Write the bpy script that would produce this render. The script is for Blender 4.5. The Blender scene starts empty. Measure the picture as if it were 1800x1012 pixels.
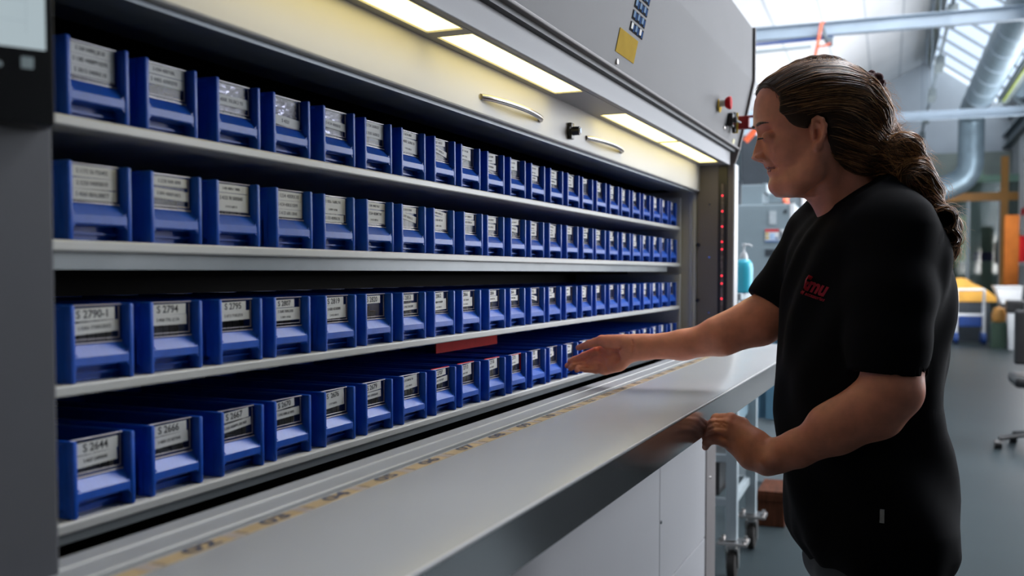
import bpy, bmesh, math, random
import numpy as np
from mathutils import Vector, Matrix
from math import sin, cos, tan, atan, pi, radians, sqrt

scene = bpy.context.scene
COL = scene.collection

# ------------------------------------------------------------------ camera
FPX = 1735.0; CX = 900.0; CY = 546.0; ZC = 1.25
PITCH = atan(67 / FPX); YAW = atan(735 / FPX * cos(PITCH))
cam_d = bpy.data.cameras.new('camera'); cam = bpy.data.objects.new('camera', cam_d); COL.objects.link(cam)
cam_d.sensor_width = 36.0; cam_d.lens = FPX / 1800 * 36.0
cam_d.shift_y = (CY - 506) / 1800.0
cam_d.clip_start = 0.05; cam_d.clip_end = 200
cam.location = (0, 0, ZC)
cam.rotation_euler = (pi / 2 - PITCH, 0, YAW - pi / 2)
cam_d.dof.use_dof = True; cam_d.dof.focus_distance = 1.62; cam_d.dof.aperture_fstop = 4.5
scene.camera = cam

# ------------------------------------------------------------------ exposure, world, daylight
scene.view_settings.view_transform = 'Standard'
scene.view_settings.look = 'None'
scene.view_settings.exposure = 0.0
scene.view_settings.gamma = 1.0
scene.view_settings.use_curve_mapping = False
world = bpy.data.worlds.new('sky'); scene.world = world; world.use_nodes = True
wn = world.node_tree.nodes; bgn = wn['Background']
bgn.inputs['Color'].default_value = (0.70, 0.82, 0.95, 1); bgn.inputs['Strength'].default_value = 1.6
ROOM = radians(2.1)      # the hall is turned slightly against the machine

def room_pt(x, y, z):
    return Vector((x * cos(ROOM) - y * sin(ROOM), x * sin(ROOM) + y * cos(ROOM), z))

def area_light(name, loc, target, sx, sy, power, color):
    l = bpy.data.lights.new(name, 'AREA'); l.shape = 'RECTANGLE'; l.size = sx; l.size_y = sy
    l.energy = power; l.color = color
    o = bpy.data.objects.new(name, l); COL.objects.link(o)
    o.location = loc
    o.rotation_euler = (Vector(target) - Vector(loc)).to_track_quat('-Z', 'Y').to_euler()
    return o
# area lamps added as daylight in the window band of the right wall and in the roof glazing near the camera
DAY = (1.0, 0.975, 0.965)
area_light('daylight_wall', room_pt(6.2, -2.72, 2.52), room_pt(6.2, 3.0, 2.9), 4.8, 2.6, 330, DAY)
area_light('hall_ceiling_fill', room_pt(17.2, -2.72, 2.52), room_pt(17.2, 3.0, 3.6), 6.6, 2.6, 620, DAY)  # added lamp along the unseen far windows, brightens the hall ceiling
area_light('daylight_roof', room_pt(7.2, -1.64, 5.66), room_pt(7.2, -0.55, 4.0), 8.0, 1.9, 1000, DAY)
USE_PORTALS = True

# ------------------------------------------------------------------ ray helpers (metres, used to set things out)
Fh = np.array([cos(YAW), sin(YAW), 0.0]); Rr = np.array([sin(YAW), -cos(YAW), 0.0]); Zz = np.array([0, 0, 1.0])
Fw = Fh * cos(PITCH) - Zz * sin(PITCH); Up = Zz * cos(PITCH) + Fh * sin(PITCH)
Cc = np.array([0, 0, ZC])
def ray(x, y): return Fw + Rr * (x - CX) / FPX + Up * (CY - y) / FPX
def on_y(x, y, Y): r = ray(x, y); return Cc + r * (Y / r[1])
def on_x(x, y, X): r = ray(x, y); return Cc + r * (X / r[0])
def on_z(x, y, Z): r = ray(x, y); return Cc + r * ((Z - ZC) / r[2])
def unroom(p):
    return np.array([p[0] * cos(ROOM) + p[1] * sin(ROOM), -p[0] * sin(ROOM) + p[1] * cos(ROOM), p[2]])
def rr(x, y): return unroom(ray(x, y))
def on_rx(x, y, X): r = rr(x, y); return Cc + r * (X / r[0])      # in room coordinates
def on_ry(x, y, Y): r = rr(x, y); return Cc + r * (Y / r[1])
def on_rz(x, y, Z): r = rr(x, y); return Cc + r * ((Z - ZC) / r[2])

# ------------------------------------------------------------------ materials
def mat(name, color, rough=0.5, metal=0.0, spec=0.5, noise=None, bump=None, emit=None, alpha=None, trans=None, sub=None, coat=None, ior=1.5):
    m = bpy.data.materials.new(name); m.use_nodes = True
    nt = m.node_tree; b = nt.nodes['Principled BSDF']
    b.inputs['Base Color'].default_value = (*color, 1); b.inputs['Roughness'].default_value = rough
    b.inputs['Metallic'].default_value = metal; b.inputs['Specular IOR Level'].default_value = spec
    tc = None
    if noise or bump:
        tc = nt.nodes.new('ShaderNodeTexCoord')
    if noise:
        sc, amt = noise[:2]
        n = nt.nodes.new('ShaderNodeTexNoise'); n.inputs['Scale'].default_value = sc; n.inputs['Detail'].default_value = 4
        mp = nt.nodes.new('ShaderNodeMapping'); nt.links.new(tc.outputs['Object'], mp.inputs[0]); nt.links.new(mp.outputs[0], n.inputs['Vector'])
        if len(noise) > 2: mp.inputs['Scale'].default_value = noise[2]
        r = nt.nodes.new('ShaderNodeValToRGB'); r.color_ramp.elements[0].position = 0.3; r.color_ramp.elements[1].position = 0.7
        r.color_ramp.elements[0].color = tuple(max(0, c * (1 - amt)) for c in color) + (1,)
        r.color_ramp.elements[1].color = tuple(min(1, c * (1 + amt)) for c in color) + (1,)
        nt.links.new(n.outputs['Fac'], r.inputs[0]); nt.links.new(r.outputs[0], b.inputs['Base Color'])
    if bump:
        n2 = nt.nodes.new('ShaderNodeTexNoise'); n2.inputs['Scale'].default_value = bump[0]; n2.inputs['Detail'].default_value = 3
        mp2 = nt.nodes.new('ShaderNodeMapping'); nt.links.new(tc.outputs['Object'], mp2.inputs[0]); nt.links.new(mp2.outputs[0], n2.inputs['Vector'])
        if len(bump) > 2: mp2.inputs['Scale'].default_value = bump[2]
        bp = nt.nodes.new('ShaderNodeBump'); bp.inputs['Strength'].default_value = bump[1]; bp.inputs['Distance'].default_value = 0.002
        nt.links.new(n2.outputs['Fac'], bp.inputs['Height']); nt.links.new(bp.outputs[0], b.inputs['Normal'])
    if emit:
        b.inputs['Emission Color'].default_value = (*emit[0], 1); b.inputs['Emission Strength'].default_value = emit[1]
    if sub:
        b.inputs['Subsurface Weight'].default_value = sub; b.inputs['Subsurface Radius'].default_value = (0.012, 0.005, 0.003)
        b.inputs['Subsurface Scale'].default_value = 1.0
    if coat: b.inputs['Coat Weight'].default_value = coat
    if trans is not None:      # clear sheet: mostly see-through with a gloss
        t = nt.nodes.new('ShaderNodeBsdfTransparent'); t.inputs[0].default_value = (*color, 1)
        g = nt.nodes.new('ShaderNodeBsdfGlossy'); g.inputs['Roughness'].default_value = rough
        fr = nt.nodes.new('ShaderNodeFresnel'); fr.inputs['IOR'].default_value = ior
        ad = nt.nodes.new('ShaderNodeMath'); ad.operation = 'ADD'; ad.inputs[1].default_value = trans
        ge = nt.nodes.new('ShaderNodeNewGeometry'); mu = nt.nodes.new('ShaderNodeMath'); mu.operation = 'MULTIPLY'; iv = nt.nodes.new('ShaderNodeMath'); iv.operation = 'SUBTRACT'; iv.inputs[0].default_value = 1.0
        nt.links.new(ge.outputs['Backfacing'], iv.inputs[1]); nt.links.new(fr.outputs[0], mu.inputs[0]); nt.links.new(iv.outputs[0], mu.inputs[1]); nt.links.new(mu.outputs[0], ad.inputs[0])
        mx = nt.nodes.new('ShaderNodeMixShader'); nt.links.new(ad.outputs[0], mx.inputs[0])
        nt.links.new(t.outputs[0], mx.inputs[1]); nt.links.new(g.outputs[0], mx.inputs[2])
        nt.links.new(mx.outputs[0], nt.nodes['Material Output'].inputs['Surface'])
    return m

M = {}
M['grey_paint'] = mat('grey_paint', (0.32, 0.32, 0.335), 0.42, spec=0.4, noise=(3, 0.04), bump=(900, 0.10))
M['fascia'] = mat('fascia_paint', (0.165, 0.163, 0.166), 0.55, spec=0.25, noise=(3, 0.04), bump=(900, 0.10))
M['card_black'] = mat('card_black', (0.012, 0.012, 0.014), 0.8, spec=0.03, noise=(30, 0.1))
M['card_blue'] = mat('card_blue', (0.03, 0.09, 0.25), 0.8, spec=0.03, noise=(30, 0.1))
M['card_pale'] = mat('card_pale_blue', (0.22, 0.34, 0.52), 0.8, spec=0.03, noise=(30, 0.1))
M['edge'] = mat('counter_front_face', (0.42, 0.46, 0.48), 0.18, metal=0.85, noise=(2.5, 0.04))
M['grey_light'] = mat('grey_light', (0.50, 0.51, 0.52), 0.35, spec=0.4, noise=(3, 0.03), bump=(900, 0.05))
M['sash'] = mat('sash_white', (0.50, 0.495, 0.48), 0.45, noise=(4, 0.03), bump=(700, 0.08))
M['counter'] = mat('counter_laminate', (0.46, 0.475, 0.49), 0.26, spec=0.45, noise=(2.5, 0.04))
M['panel_front'] = mat('front_panel_paint', (0.44, 0.44, 0.46), 0.4, noise=(2, 0.03))
M['dark_metal'] = mat('dark_metal', (0.05, 0.055, 0.06), 0.5, noise=(20, 0.2))
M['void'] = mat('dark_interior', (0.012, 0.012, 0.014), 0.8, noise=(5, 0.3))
M['taupe'] = mat('taupe_metal', (0.17, 0.155, 0.155), 0.55, noise=(6, 0.06))
M['shelf'] = mat('shelf_paint', (0.50, 0.51, 0.50), 0.35, noise=(8, 0.04))
M['shelf_under'] = mat('galvanised_steel', (0.20, 0.22, 0.23), 0.4, metal=0.4, noise=(12, 0.08))
M['alu'] = mat('brushed_aluminium', (0.40, 0.42, 0.45), 0.42, metal=0.25, noise=(40, 0.05, (1, 30, 30)))
M['steel'] = mat('satin_steel', (0.55, 0.52, 0.50), 0.28, metal=1.0, noise=(30, 0.05))
M['chrome'] = mat('chrome', (0.7, 0.7, 0.7), 0.12, metal=1.0, noise=(30, 0.03))
M['black'] = mat('black_plastic', (0.012, 0.012, 0.013), 0.35, noise=(30, 0.2))
M['rubber'] = mat('dark_rubber', (0.03, 0.027, 0.025), 0.7, noise=(30, 0.2))
M['blue'] = mat('blue_plastic', (0.010, 0.088, 0.50), 0.34, spec=0.35, noise=(60, 0.10), bump=(300, 0.05))
M['label'] = mat('white_paper', (0.62, 0.63, 0.61), 0.55, noise=(30, 0.03))
M['ink'] = mat('black_ink', (0.015, 0.015, 0.018), 0.6, noise=(50, 0.1))
M['ink_grey'] = mat('faded_ink', (0.12, 0.12, 0.125), 0.6, noise=(50, 0.1))
M['clear'] = mat('clear_plastic', (0.80, 0.81, 0.86), 0.22, trans=0.01, ior=1.22)
M['clear_edge'] = mat('clear_plastic_edge', (0.46, 0.43, 0.50), 0.15, spec=0.8, noise=(40, 0.1))
M['contents'] = mat('dark_parts', (0.020, 0.018, 0.030), 0.45, noise=(60, 0.6), bump=(150, 0.6))
M['contents_grey'] = mat('grey_parts', (0.10, 0.11, 0.14), 0.45, noise=(60, 0.3), bump=(150, 0.4))
M['pane_glare'] = mat('crinkled_pane_glare', (0.62, 0.60, 0.64), 0.22, metal=0.6, noise=(60, 0.5), bump=(120, 1.0))  # bright crinkled surface imitating reflections in the bin windows
M['kraft'] = mat('beige_tape', (0.46, 0.34, 0.19), 0.5, noise=(25, 0.12))
M['clear_tape'] = mat('yellowed_clear_tape', (0.42, 0.36, 0.32), 0.3, noise=(30, 0.12))
M['tape_ink'] = mat('blue_black_ink', (0.06, 0.07, 0.11), 0.5, noise=(30, 0.1))
M['red'] = mat('red_plastic', (0.55, 0.015, 0.02), 0.6, spec=0.1, noise=(30, 0.1))
M['red_dark'] = mat('dark_red_plastic', (0.38, 0.015, 0.02), 0.4, noise=(30, 0.1))
M['yellow'] = mat('yellow_sticker', (0.50, 0.33, 0.045), 0.8, spec=0.05, noise=(30, 0.06))
M['led'] = mat('red_led', (0.5, 0.01, 0.02), 0.4, emit=((1.0, 0.03, 0.06), 2.2), noise=(30, 0.05))
M['lamp'] = mat('lit_diffuser', (0.9, 0.88, 0.75), 0.5, emit=((1.0, 0.80, 0.28), 3.4), noise=(30, 0.01))
M['screen'] = mat('lit_screen', (0.3, 0.35, 0.37), 0.3, emit=((0.50, 0.60, 0.64), 0.72), noise=(3, 0.02))
M['screen_line'] = mat('screen_line', (0.3, 0.35, 0.37), 0.3, emit=((0.36, 0.43, 0.47), 0.7), noise=(3, 0.02))
M['icon'] = mat('lit_icon', (0.3, 0.35, 0.37), 0.3, emit=((0.30, 0.38, 0.40), 0.28), noise=(3, 0.02))
M['blue_glass'] = mat('blue_swatch', (0.04, 0.13, 0.32), 0.25, noise=(20, 0.1))
M['pale_blue'] = mat('pale_blue_swatch', (0.38, 0.52, 0.72), 0.3, noise=(20, 0.1))

# ------------------------------------------------------------------ mesh helpers
class MB:
    """collects shapes into one mesh"""
    def __init__(s): s.v = []; s.f = []; s.m = []
    def add(s, vs, fs, mi=0):
        b = len(s.v); s.v += [tuple(v) for v in vs]; s.f += [[b + i for i in f] for f in fs]; s.m += [mi] * len(fs); return s
    def box(s, x0, x1, y0, y1, z0, z1, mi=0, c=0.0):
        if c > 0: return s.cbox(x0, x1, y0, y1, z0, z1, c, mi)
        return s.add([(x0, y0, z0), (x1, y0, z0), (x1, y1, z0), (x0, y1, z0), (x0, y0, z1), (x1, y0, z1), (x1, y1, z1), (x0, y1, z1)],
                     [(0, 3, 2, 1), (4, 5, 6, 7), (0, 1, 5, 4), (1, 2, 6, 5), (2, 3, 7, 6), (3, 0, 4, 7)], mi)
    def cbox(s, x0, x1, y0, y1, z0, z1, c, mi=0):
        bm = bmesh.new()
        r = bmesh.ops.create_cube(bm, size=1.0)
        for v in bm.verts:
            v.co = Vector((x0 if v.co.x < 0 else x1, y0 if v.co.y < 0 else y1, z0 if v.co.z < 0 else z1))
        bmesh.ops.bevel(bm, geom=bm.edges[:], offset=c, segments=2, profile=0.5, affect='EDGES')
        bm.verts.index_update()
        s.add([v.co[:] for v in bm.verts], [[v.index for v in f.verts] for f in bm.faces], mi); bm.free(); return s
    def prism(s, pts, axis, a, b, mi=0):
        """pts: 2D polygon; axis 'x': (y,z) 'y': (x,z) 'z': (x,y)"""
        n = len(pts)
        def p(q, t):
            return {'x': (t, q[0], q[1]), 'y': (q[0], t, q[1]), 'z': (q[0], q[1], t)}[axis]
        vs = [p(q, a) for q in pts] + [p(q, b) for q in pts]
        fs = [list(range(n))[::-1], list(range(n, 2 * n))] + [[i, (i + 1) % n, n + (i + 1) % n, n + i] for i in range(n)]
        return s.add(vs, fs, mi)
    def cyl(s, p0, p1, r0, r1=None, n=20, mi=0):
        r1 = r0 if r1 is None else r1
        p0 = Vector(p0); p1 = Vector(p1); d = (p1 - p0).normalized()
        a = d.orthogonal().normalized(); b = d.cross(a)
        vs = [p0 + (a * cos(2 * pi * i / n) + b * sin(2 * pi * i / n)) * r0 for i in range(n)] + \
             [p1 + (a * cos(2 * pi * i / n) + b * sin(2 * pi * i / n)) * r1 for i in range(n)]
        fs = [list(range(n))[::-1], list(range(n, 2 * n))] + [[i, (i + 1) % n, n + (i + 1) % n, n + i] for i in range(n)]
        return s.add(vs, fs, mi)
    def tube(s, pts, r, n=10, mi=0, closed=False):
        pts = [Vector(p) for p in pts]; rs = r if isinstance(r, (list, tuple)) else [r] * len(pts)
        vs = []; prev = None
        for i, p in enumerate(pts):
            q0 = pts[i - 1] if (i > 0 or closed) else p; q1 = pts[(i + 1) % len(pts)] if (i < len(pts) - 1 or closed) else p
            d = (q1 - q0).normalized()
            if prev is None: a = d.orthogonal().normalized()
            else: a = (prev - d * prev.dot(d)).normalized()
            prev = a; b = d.cross(a)
            vs += [p + (a * cos(2 * pi * k / n) + b * sin(2 * pi * k / n)) * rs[i] for k in range(n)]
        fs = []; m = len(pts)
        for i in range(m if closed else m - 1):
            j = (i + 1) % m
            fs += [[i * n + k, i * n + (k + 1) % n, j * n + (k + 1) % n, j * n + k] for k in range(n)]
        if not closed: fs += [list(range(n))[::-1], list(range((m - 1) * n, m * n))]
        return s.add(vs, fs, mi)
    def lathe(s, prof, cx=0, cy=0, z0=0, n=28, mi=0, axis='z'):
        vs = []
        for r, z in prof:
            for k in range(n):
                a = 2 * pi * k / n
                if axis == 'z': vs.append((cx + r * cos(a), cy + r * sin(a), z0 + z))
                elif axis == 'y': vs.append((cx + r * cos(a), cy + z, z0 + r * sin(a)))
                else: vs.append((cx + z, cy + r * cos(a), z0 + r * sin(a)))
        fs = []
        for i in range(len(prof) - 1):
            fs += [[i * n + k, i * n + (k + 1) % n, (i + 1) * n + (k + 1) % n, (i + 1) * n + k] for k in range(n)]
        fs += [list(range(n))[::-1], list(range((len(prof) - 1) * n, len(prof) * n))]
        return s.add(vs, fs, mi)
    def mesh(s, name, mats, smooth=False, sharp=40):
        me = bpy.data.meshes.new(name); me.from_pydata(s.v, [], s.f)
        bm = bmesh.new(); bm.from_mesh(me); bmesh.ops.recalc_face_normals(bm, faces=bm.faces[:]); bm.to_mesh(me); bm.free()
        for m in (mats if isinstance(mats, (list, tuple)) else [mats]): me.materials.append(m)
        me.polygons.foreach_set('material_index', s.m)
        if smooth:
            me.polygons.foreach_set('use_smooth', [True] * len(me.polygons))
            me.set_sharp_from_angle(angle=radians(sharp))
        return me
    def build(s, name, mats, parent=None, smooth=False, rot=None):
        return link(name, s.mesh(name, mats, smooth), parent, rot)

def link(name, me, parent=None, rot=None):
    o = bpy.data.objects.new(name, me); COL.objects.link(o)
    if parent is not None: o.parent = parent
    if rot is not None: o.rotation_euler = (0, 0, rot)
    return o
def empty(name, label, cat, loc=(0, 0, 0), rz=0.0, group=None):
    o = bpy.data.objects.new(name, None); COL.objects.link(o); o.location = loc; o.rotation_euler = (0, 0, rz)
    o.empty_display_size = 0.05
    o['label'] = label; o['category'] = cat
    if group: o['group'] = group
    return o
def tag(o, label, cat, group=None):
    o['label'] = label; o['category'] = cat
    if group: o['group'] = group
    return o
def struct(o):
    o['kind'] = 'structure'; return o

_tc = {}
def text_mesh(s, size, bold=0.0, cond=1.0):
    key = (s, size, bold, cond)
    if key in _tc: return _tc[key]
    cu = bpy.data.curves.new('t', 'FONT'); cu.body = s; cu.size = size; cu.align_x = 'CENTER'; cu.align_y = 'CENTER'
    cu.offset = bold; cu.resolution_u = 3; cu.extrude = 0.00008
    ob = bpy.data.objects.new('t', cu); COL.objects.link(ob)
    dg = bpy.context.evaluated_depsgraph_get(); dg.update()
    me = bpy.data.meshes.new_from_object(ob.evaluated_get(dg))
    bpy.data.objects.remove(ob); bpy.data.curves.remove(cu)
    for v in me.vertices: v.co.x *= cond
    me.name = 'lettering'
    _tc[key] = me
    return me
def text_obj(name, s, size, m, loc, rot, parent=None, bold=0.0, cond=1.0):
    me = text_mesh(s, size, bold, cond)
    if me.users > 0 and me.materials and me.materials[0] is not m: me = me.copy(); me.materials.clear()
    if not me.materials: me.materials.append(m)
    o = link(name, me, parent); o.location = loc; o.rotation_euler = rot
    return o

# =================================================================== STORAGE MACHINE
XL, XR = 0.545, 3.20        # opening in the machine front
mach = empty('storage_lift_machine', 'large grey vertical storage machine with open access window, filling the left side', 'machine', (XL, 0.64, 0))
def mp(mb, name, m, smooth=False):
    o = mb.build(name, m, mach, smooth); o.location = (-XL, -0.64, 0); return o
# upper housing: slanted control fascia, vertical part above it, side cheek
b = MB(); b.prism([(0.583, 1.650), (0.536, 1.866), (0.536, 2.032), (0.80, 2.032), (0.80, 1.650)], 'x', -1.4, 3.252)
mp(b, 'upper_housing', M['fascia'])
b = MB(); b.prism([(0.592, 1.596), (0.575, 1.650), (0.528, 1.866), (0.528, 2.036), (0.60, 2.036), (0.66, 1.65), (0.66, 1.596)], 'x', 3.252, 3.264)
mp(b, 'side_cheek', M['taupe'])
b = MB(); b.box(-1.4, 3.246, 0.588, 0.80, 1.640, 1.650); mp(b, 'housing_gap', M['dark_metal'])
b = MB(); b.box(-1.4, 3.252, 0.576, 0.60, 1.6485, 1.6555, c=0.002); mp(b, 'housing_lip', M['taupe'])
# canopy with lamps beneath
b = MB(); b.box(-1.4, 3.222, 0.600, 0.612, 1.596, 1.640, c=0.0015); mp(b, 'canopy_front', M['grey_paint'])
LAMPS = [(0.26, 0.77), (0.80, 1.28), (1.31, 1.808), (2.092, 2.590), (2.600, 3.118)]
b = MB()
xs = [-1.4]
for a_, c_ in LAMPS: xs += [a_, c_]
xs += [3.222]
for i in range(0, len(xs), 2): b.box(xs[i], xs[i + 1], 0.617, 0.675, 1.596, 1.604)
b.box(-1.4, 3.222, 0.612, 0.617, 1.596, 1.604); b.box(-1.4, 3.222, 0.675, 0.705, 1.596, 1.604)
b.box(-1.4, 3.222, 0.612, 0.705, 1.632, 1.640)
mp(b, 'canopy_underside', M['grey_paint'])
lampm = None
for a_, c_ in LAMPS:
    b = MB(); b.box(a_ + 0.0005, c_ - 0.0005, 0.6175, 0.6745, 1.5985, 1.6035); mp(b, 'lamp_diffuser', M['lamp'])
# sliding door (sash)
b = MB(); b.box(0.0, 3.196, 0.690, 0.712, 1.512, 1.64, c=0.003); door = mp(b, 'sliding_door', M['sash'])
b = MB()
b.box(0.0, 3.19, 0.700, 0.722, 1.506, 1.512); b.box(0.0, 3.15, 0.722, 0.775, 1.5085, 1.516); b.box(0.0, 3.10, 0.775, 0.83, 1.512, 1.52)
mp(b, 'door_track', mat('track_metal', (0.10, 0.12, 0.14), 0.4, metal=0.3, noise=(20, 0.1)))
for a_, c_ in ((1.497, 1.769), (2.040, 2.305)):
    b = MB(); pts = []
    for k in range(17):
        t = k / 16; pts.append((a_ + (c_ - a_) * t, 0.690 - 0.021 * sin(pi * t) ** 0.6, 1.541))
    b.tube(pts, 0.0052, 12); mp(b, 'door_handle', M['steel'], True)
b = MB(); b.lathe([(0.0, 0), (0.0135, 0), (0.0135, -0.006), (0.009, -0.008), (0.009, -0.022), (0.0085, -0.024), (0.0, -0.024)], 1.931, 0.690, 1.541, axis='y')
b.box(1.9225, 1.9395, 0.681, 0.690, 1.5245, 1.5575, c=0.001)
mp(b, 'door_lock', M['black'], True)
b = MB(); b.lathe([(0, 0), (0.0062, 0), (0.0055, -0.002), (0, -0.002)], 1.931, 0.666, 1.541, axis='y'); mp(b, 'lock_face', M['chrome'], True)
# jambs
b = MB(); b.box(3.2, 3.243, 0.585, 0.70, 0.975, 1.596); mp(b, 'right_jamb', M['taupe'])
b = MB(); b.box(3.2005, 3.262, 0.580, 0.5865, 0.975, 1.598, c=0.001); mp(b, 'jamb_edge', M['grey_light'])
b = MB(); b.box(3.196, 3.2005, 0.603, 0.632, 1.03, 1.592); mp(b, 'light_curtain', M['black'])
b = MB(); b.box(3.193, 3.197, 0.614, 0.622, 1.035, 1.535)
mp(b, 'light_curtain_strip', mat('sensor_strip', (0.16, 0.13, 0.12), 0.4, noise=(90, 0.5)))
for zz in (1.497, 1.447, 1.398, 1.349, 1.325, 1.240, 1.215, 1.166):
    b = MB(); b.cyl((3.1935, 0.618, zz), (3.1905, 0.618, zz), 0.0032, 0.0022, 10); mp(b, 'sensor_led', M['led'])
b = MB()
for zz in (1.47, 1.30, 1.12): b.cyl((3.2, 0.66, zz), (3.197, 0.66, zz), 0.003, n=10)
mp(b, 'jamb_rivet', M['chrome'])
b = MB(); b.box(3.186, 3.24, 0.702, 0.93, 0.975, 1.512); mp(b, 'inner_side_wall', M['grey_light'])
b = MB(); b.box(3.176, 3.19, 0.710, 0.722, 1.0, 1.512); mp(b, 'guide_rail', M['alu'])
for zz in (1.16, 1.34):
    b = MB(); b.cyl((3.2, 0.696, zz), (3.190, 0.696, zz), 0.006); mp(b, 'rubber_stop', M['black'])
b = MB(); b.box(3.12, 3.186, 0.82, 0.826, 1.42, 1.424); mp(b, 'slot_edge', M['black'])
# dark interior
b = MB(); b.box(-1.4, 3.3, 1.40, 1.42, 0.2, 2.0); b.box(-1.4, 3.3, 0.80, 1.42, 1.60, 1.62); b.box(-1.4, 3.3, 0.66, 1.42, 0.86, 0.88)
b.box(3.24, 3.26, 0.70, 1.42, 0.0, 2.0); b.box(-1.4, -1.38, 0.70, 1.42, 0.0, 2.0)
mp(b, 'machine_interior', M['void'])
b = MB(); b.box(-1.4, 3.262, 1.42, 1.44, 0.0, 2.03); b.box(-1.4, 3.262, 0.80, 1.44, 2.02, 2.03); b.box(3.262, 3.27, 0.66, 1.44, 0.0, 2.03)
mp(b, 'outer_casing', M['grey_paint'])
# left jamb with the terminal on it
b = MB(); b.box(-1.4, XL, 0.600, 0.72, 0.0, 1.596, c=0.003)
mp(b, 'left_jamb', mat('left_jamb_paint', (0.065, 0.068, 0.078), 0.6, spec=0.3, noise=(5, 0.05), bump=(700, 0.06)))
# lower front
b = MB(); b.box(-1.4, 2.488, 0.637, 0.655, 0.424, 0.972, c=0.0015); mp(b, 'front_panel', M['panel_front'])
b = MB(); b.box(2.492, 3.055, 0.637, 0.655, 0.424, 0.972, c=0.0015); mp(b, 'front_panel', M['panel_front'])
b = MB(); b.box(-1.4, 2.488, 0.637, 0.655, 0.06, 0.420, c=0.0015); mp(b, 'front_panel', M['panel_front'])
b = MB(); b.box(2.492, 3.055, 0.637, 0.655, 0.06, 0.420, c=0.0015); mp(b, 'front_panel', M['panel_front'])
b = MB(); b.box(3.058, 3.2, 0.634, 0.80, 0.0, 0.972, c=0.001); mp(b, 'corner_post', M['taupe'])
b = MB(); b.box(-1.4, 3.1, 0.655, 0.67, 0.0, 0.972); mp(b, 'plinth', M['dark_metal'])
b = MB(); b.lathe([(0, 0), (0.005, 0), (0.004, -0.003), (0, -0.003)], 2.50, 0.637, 0.60, axis='y')
b.lathe([(0, 0), (0.004, 0), (0.003, -0.003), (0, -0.003)], 3.11, 0.634, 0.60, axis='y'); mp(b, 'panel_screw', M['chrome'], True)
# things on the fascia
def fas(z):      # fascia surface y at height z
    return 0.583 - 0.047 * (z - 1.650) / 0.216
def on_f(x0, x1, z0, z1, off0, off1, mb=None, mi=0):
    mb = mb or MB()
    ya, yb = fas(z0), fas(z1)
    mb.prism([(ya - off0, z0), (yb - off0, z1), (yb - off1, z1), (ya - off1, z0)], 'x', x0, x1, mi); return mb
def tagf(o, *a): return o
b = on_f(1.878, 2.006, 1.684, 1.729, -0.001, 0.0012)
o = mp(b, 'sticker', M['yellow']); o['label'] = 'yellow sticker'
# swatch card: four rows of three bottle-like blue icons
b = MB()
for r in range(4):
    z1 = 1.822 - r * 0.0225; z0 = z1 - 0.0175
    on_f(1.935 , 2.030, z0, z1, -0.001, 0.0008, b, 0)
    for c in range(3):
        x0 = 1.942 + c * 0.030
        on_f(x0, x0 + 0.013, z0 + 0.005, z1 - 0.001, -0.001, 0.0012, b, 1 if r < 3 or c == 1 else 2)
        on_f(x0 + 0.016, x0 + 0.024, z0 + 0.002, z1 - 0.003, -0.001, 0.0012, b, 3)
mp(b, 'symbol_card', [M['card_black'], M['card_pale'], M['label'], M['card_blue']])
def on_fascia_screw(x, z):
    b = MB(); y = fas(z); b.lathe([(0, 0.001), (0.006, 0.001), (0.0055, -0.003), (0.003, -0.004), (0, -0.004)], x, y, z, axis='y'); return b
mp(on_fascia_screw(1.90, 1.668), 'fascia_screw', M['steel'], True)
mp(on_fascia_screw(2.99, 1.685), 'fascia_screw', M['steel'], True)
b = on_f(3.15, 3.185, 1.655, 1.672, -0.001, 0.001); o = mp(b, 'sticker', mat('pale_yellow_sticker', (0.55, 0.5, 0.25), 0.5, noise=(20, 0.05))); o['label'] = 'small pale sticker at the fascia corner'
# emergency stop and key switch
yz = fas(1.735)
b = MB(); b.lathe([(0, 0), (0.026, 0), (0.026, -0.002), (0, -0.002)], 2.86, yz, 1.735, n=32, axis='y')
o = mp(b, 'emergency_stop_collar', M['yellow'], True)
b = MB(); b.lathe([(0, 0), (0.010, 0), (0.010, -0.020), (0, -0.020)], 2.86, yz, 1.735, axis='y'); mp(b, 'emergency_stop_stem', M['grey_light'], True)
b = MB(); b.lathe([(0, -0.018), (0.013, -0.018), (0.0175, -0.025), (0.019, -0.031), (0.017, -0.034), (0.0, -0.036)], 2.86, yz, 1.735, axis='y')
mp(b, 'emergency_stop_button', M['red'], True)
b = MB(); b.box(3.005, 3.035, yz - 0.012, yz + 0.004, 1.690, 1.730, c=0.002); b.cyl((3.02, yz - 0.01, 1.71), (3.02, yz - 0.022, 1.71), 0.009)
mp(b, 'key_switch', M['black'], True)
b = MB(); b.box(3.006, 3.034, yz - 0.0135, yz - 0.0115, 1.694, 1.700); b.cyl((3.02, yz - 0.022, 1.706), (3.02, yz - 0.034, 1.700), 0.0025, n=8); mp(b, 'key', M['chrome'])
b = MB(); b.box(3.075, 3.085, yz - 0.008, yz + 0.004, 1.680, 1.742, c=0.002); mp(b, 'main_switch_base', M['black'], True)
b = MB(); b.box(3.085, 3.10, yz - 0.012, yz + 0.004, 1.680, 1.742, c=0.001); o = mp(b, 'main_switch_plate', M['yellow'])
b = MB(); b.box(3.098, 3.120, yz - 0.044, yz - 0.002, 1.693, 1.733, c=0.003)
b.box(3.103, 3.115, yz - 0.062, yz - 0.040, 1.728, 1.734, c=0.001); b.box(3.103, 3.115, yz - 0.062, yz - 0.040, 1.692, 1.698, c=0.001); b.box(3.103, 3.115, yz - 0.064, yz - 0.058, 1.692, 1.734, c=0.001)
mp(b, 'main_switch_knob', M['red_dark'], True)

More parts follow.
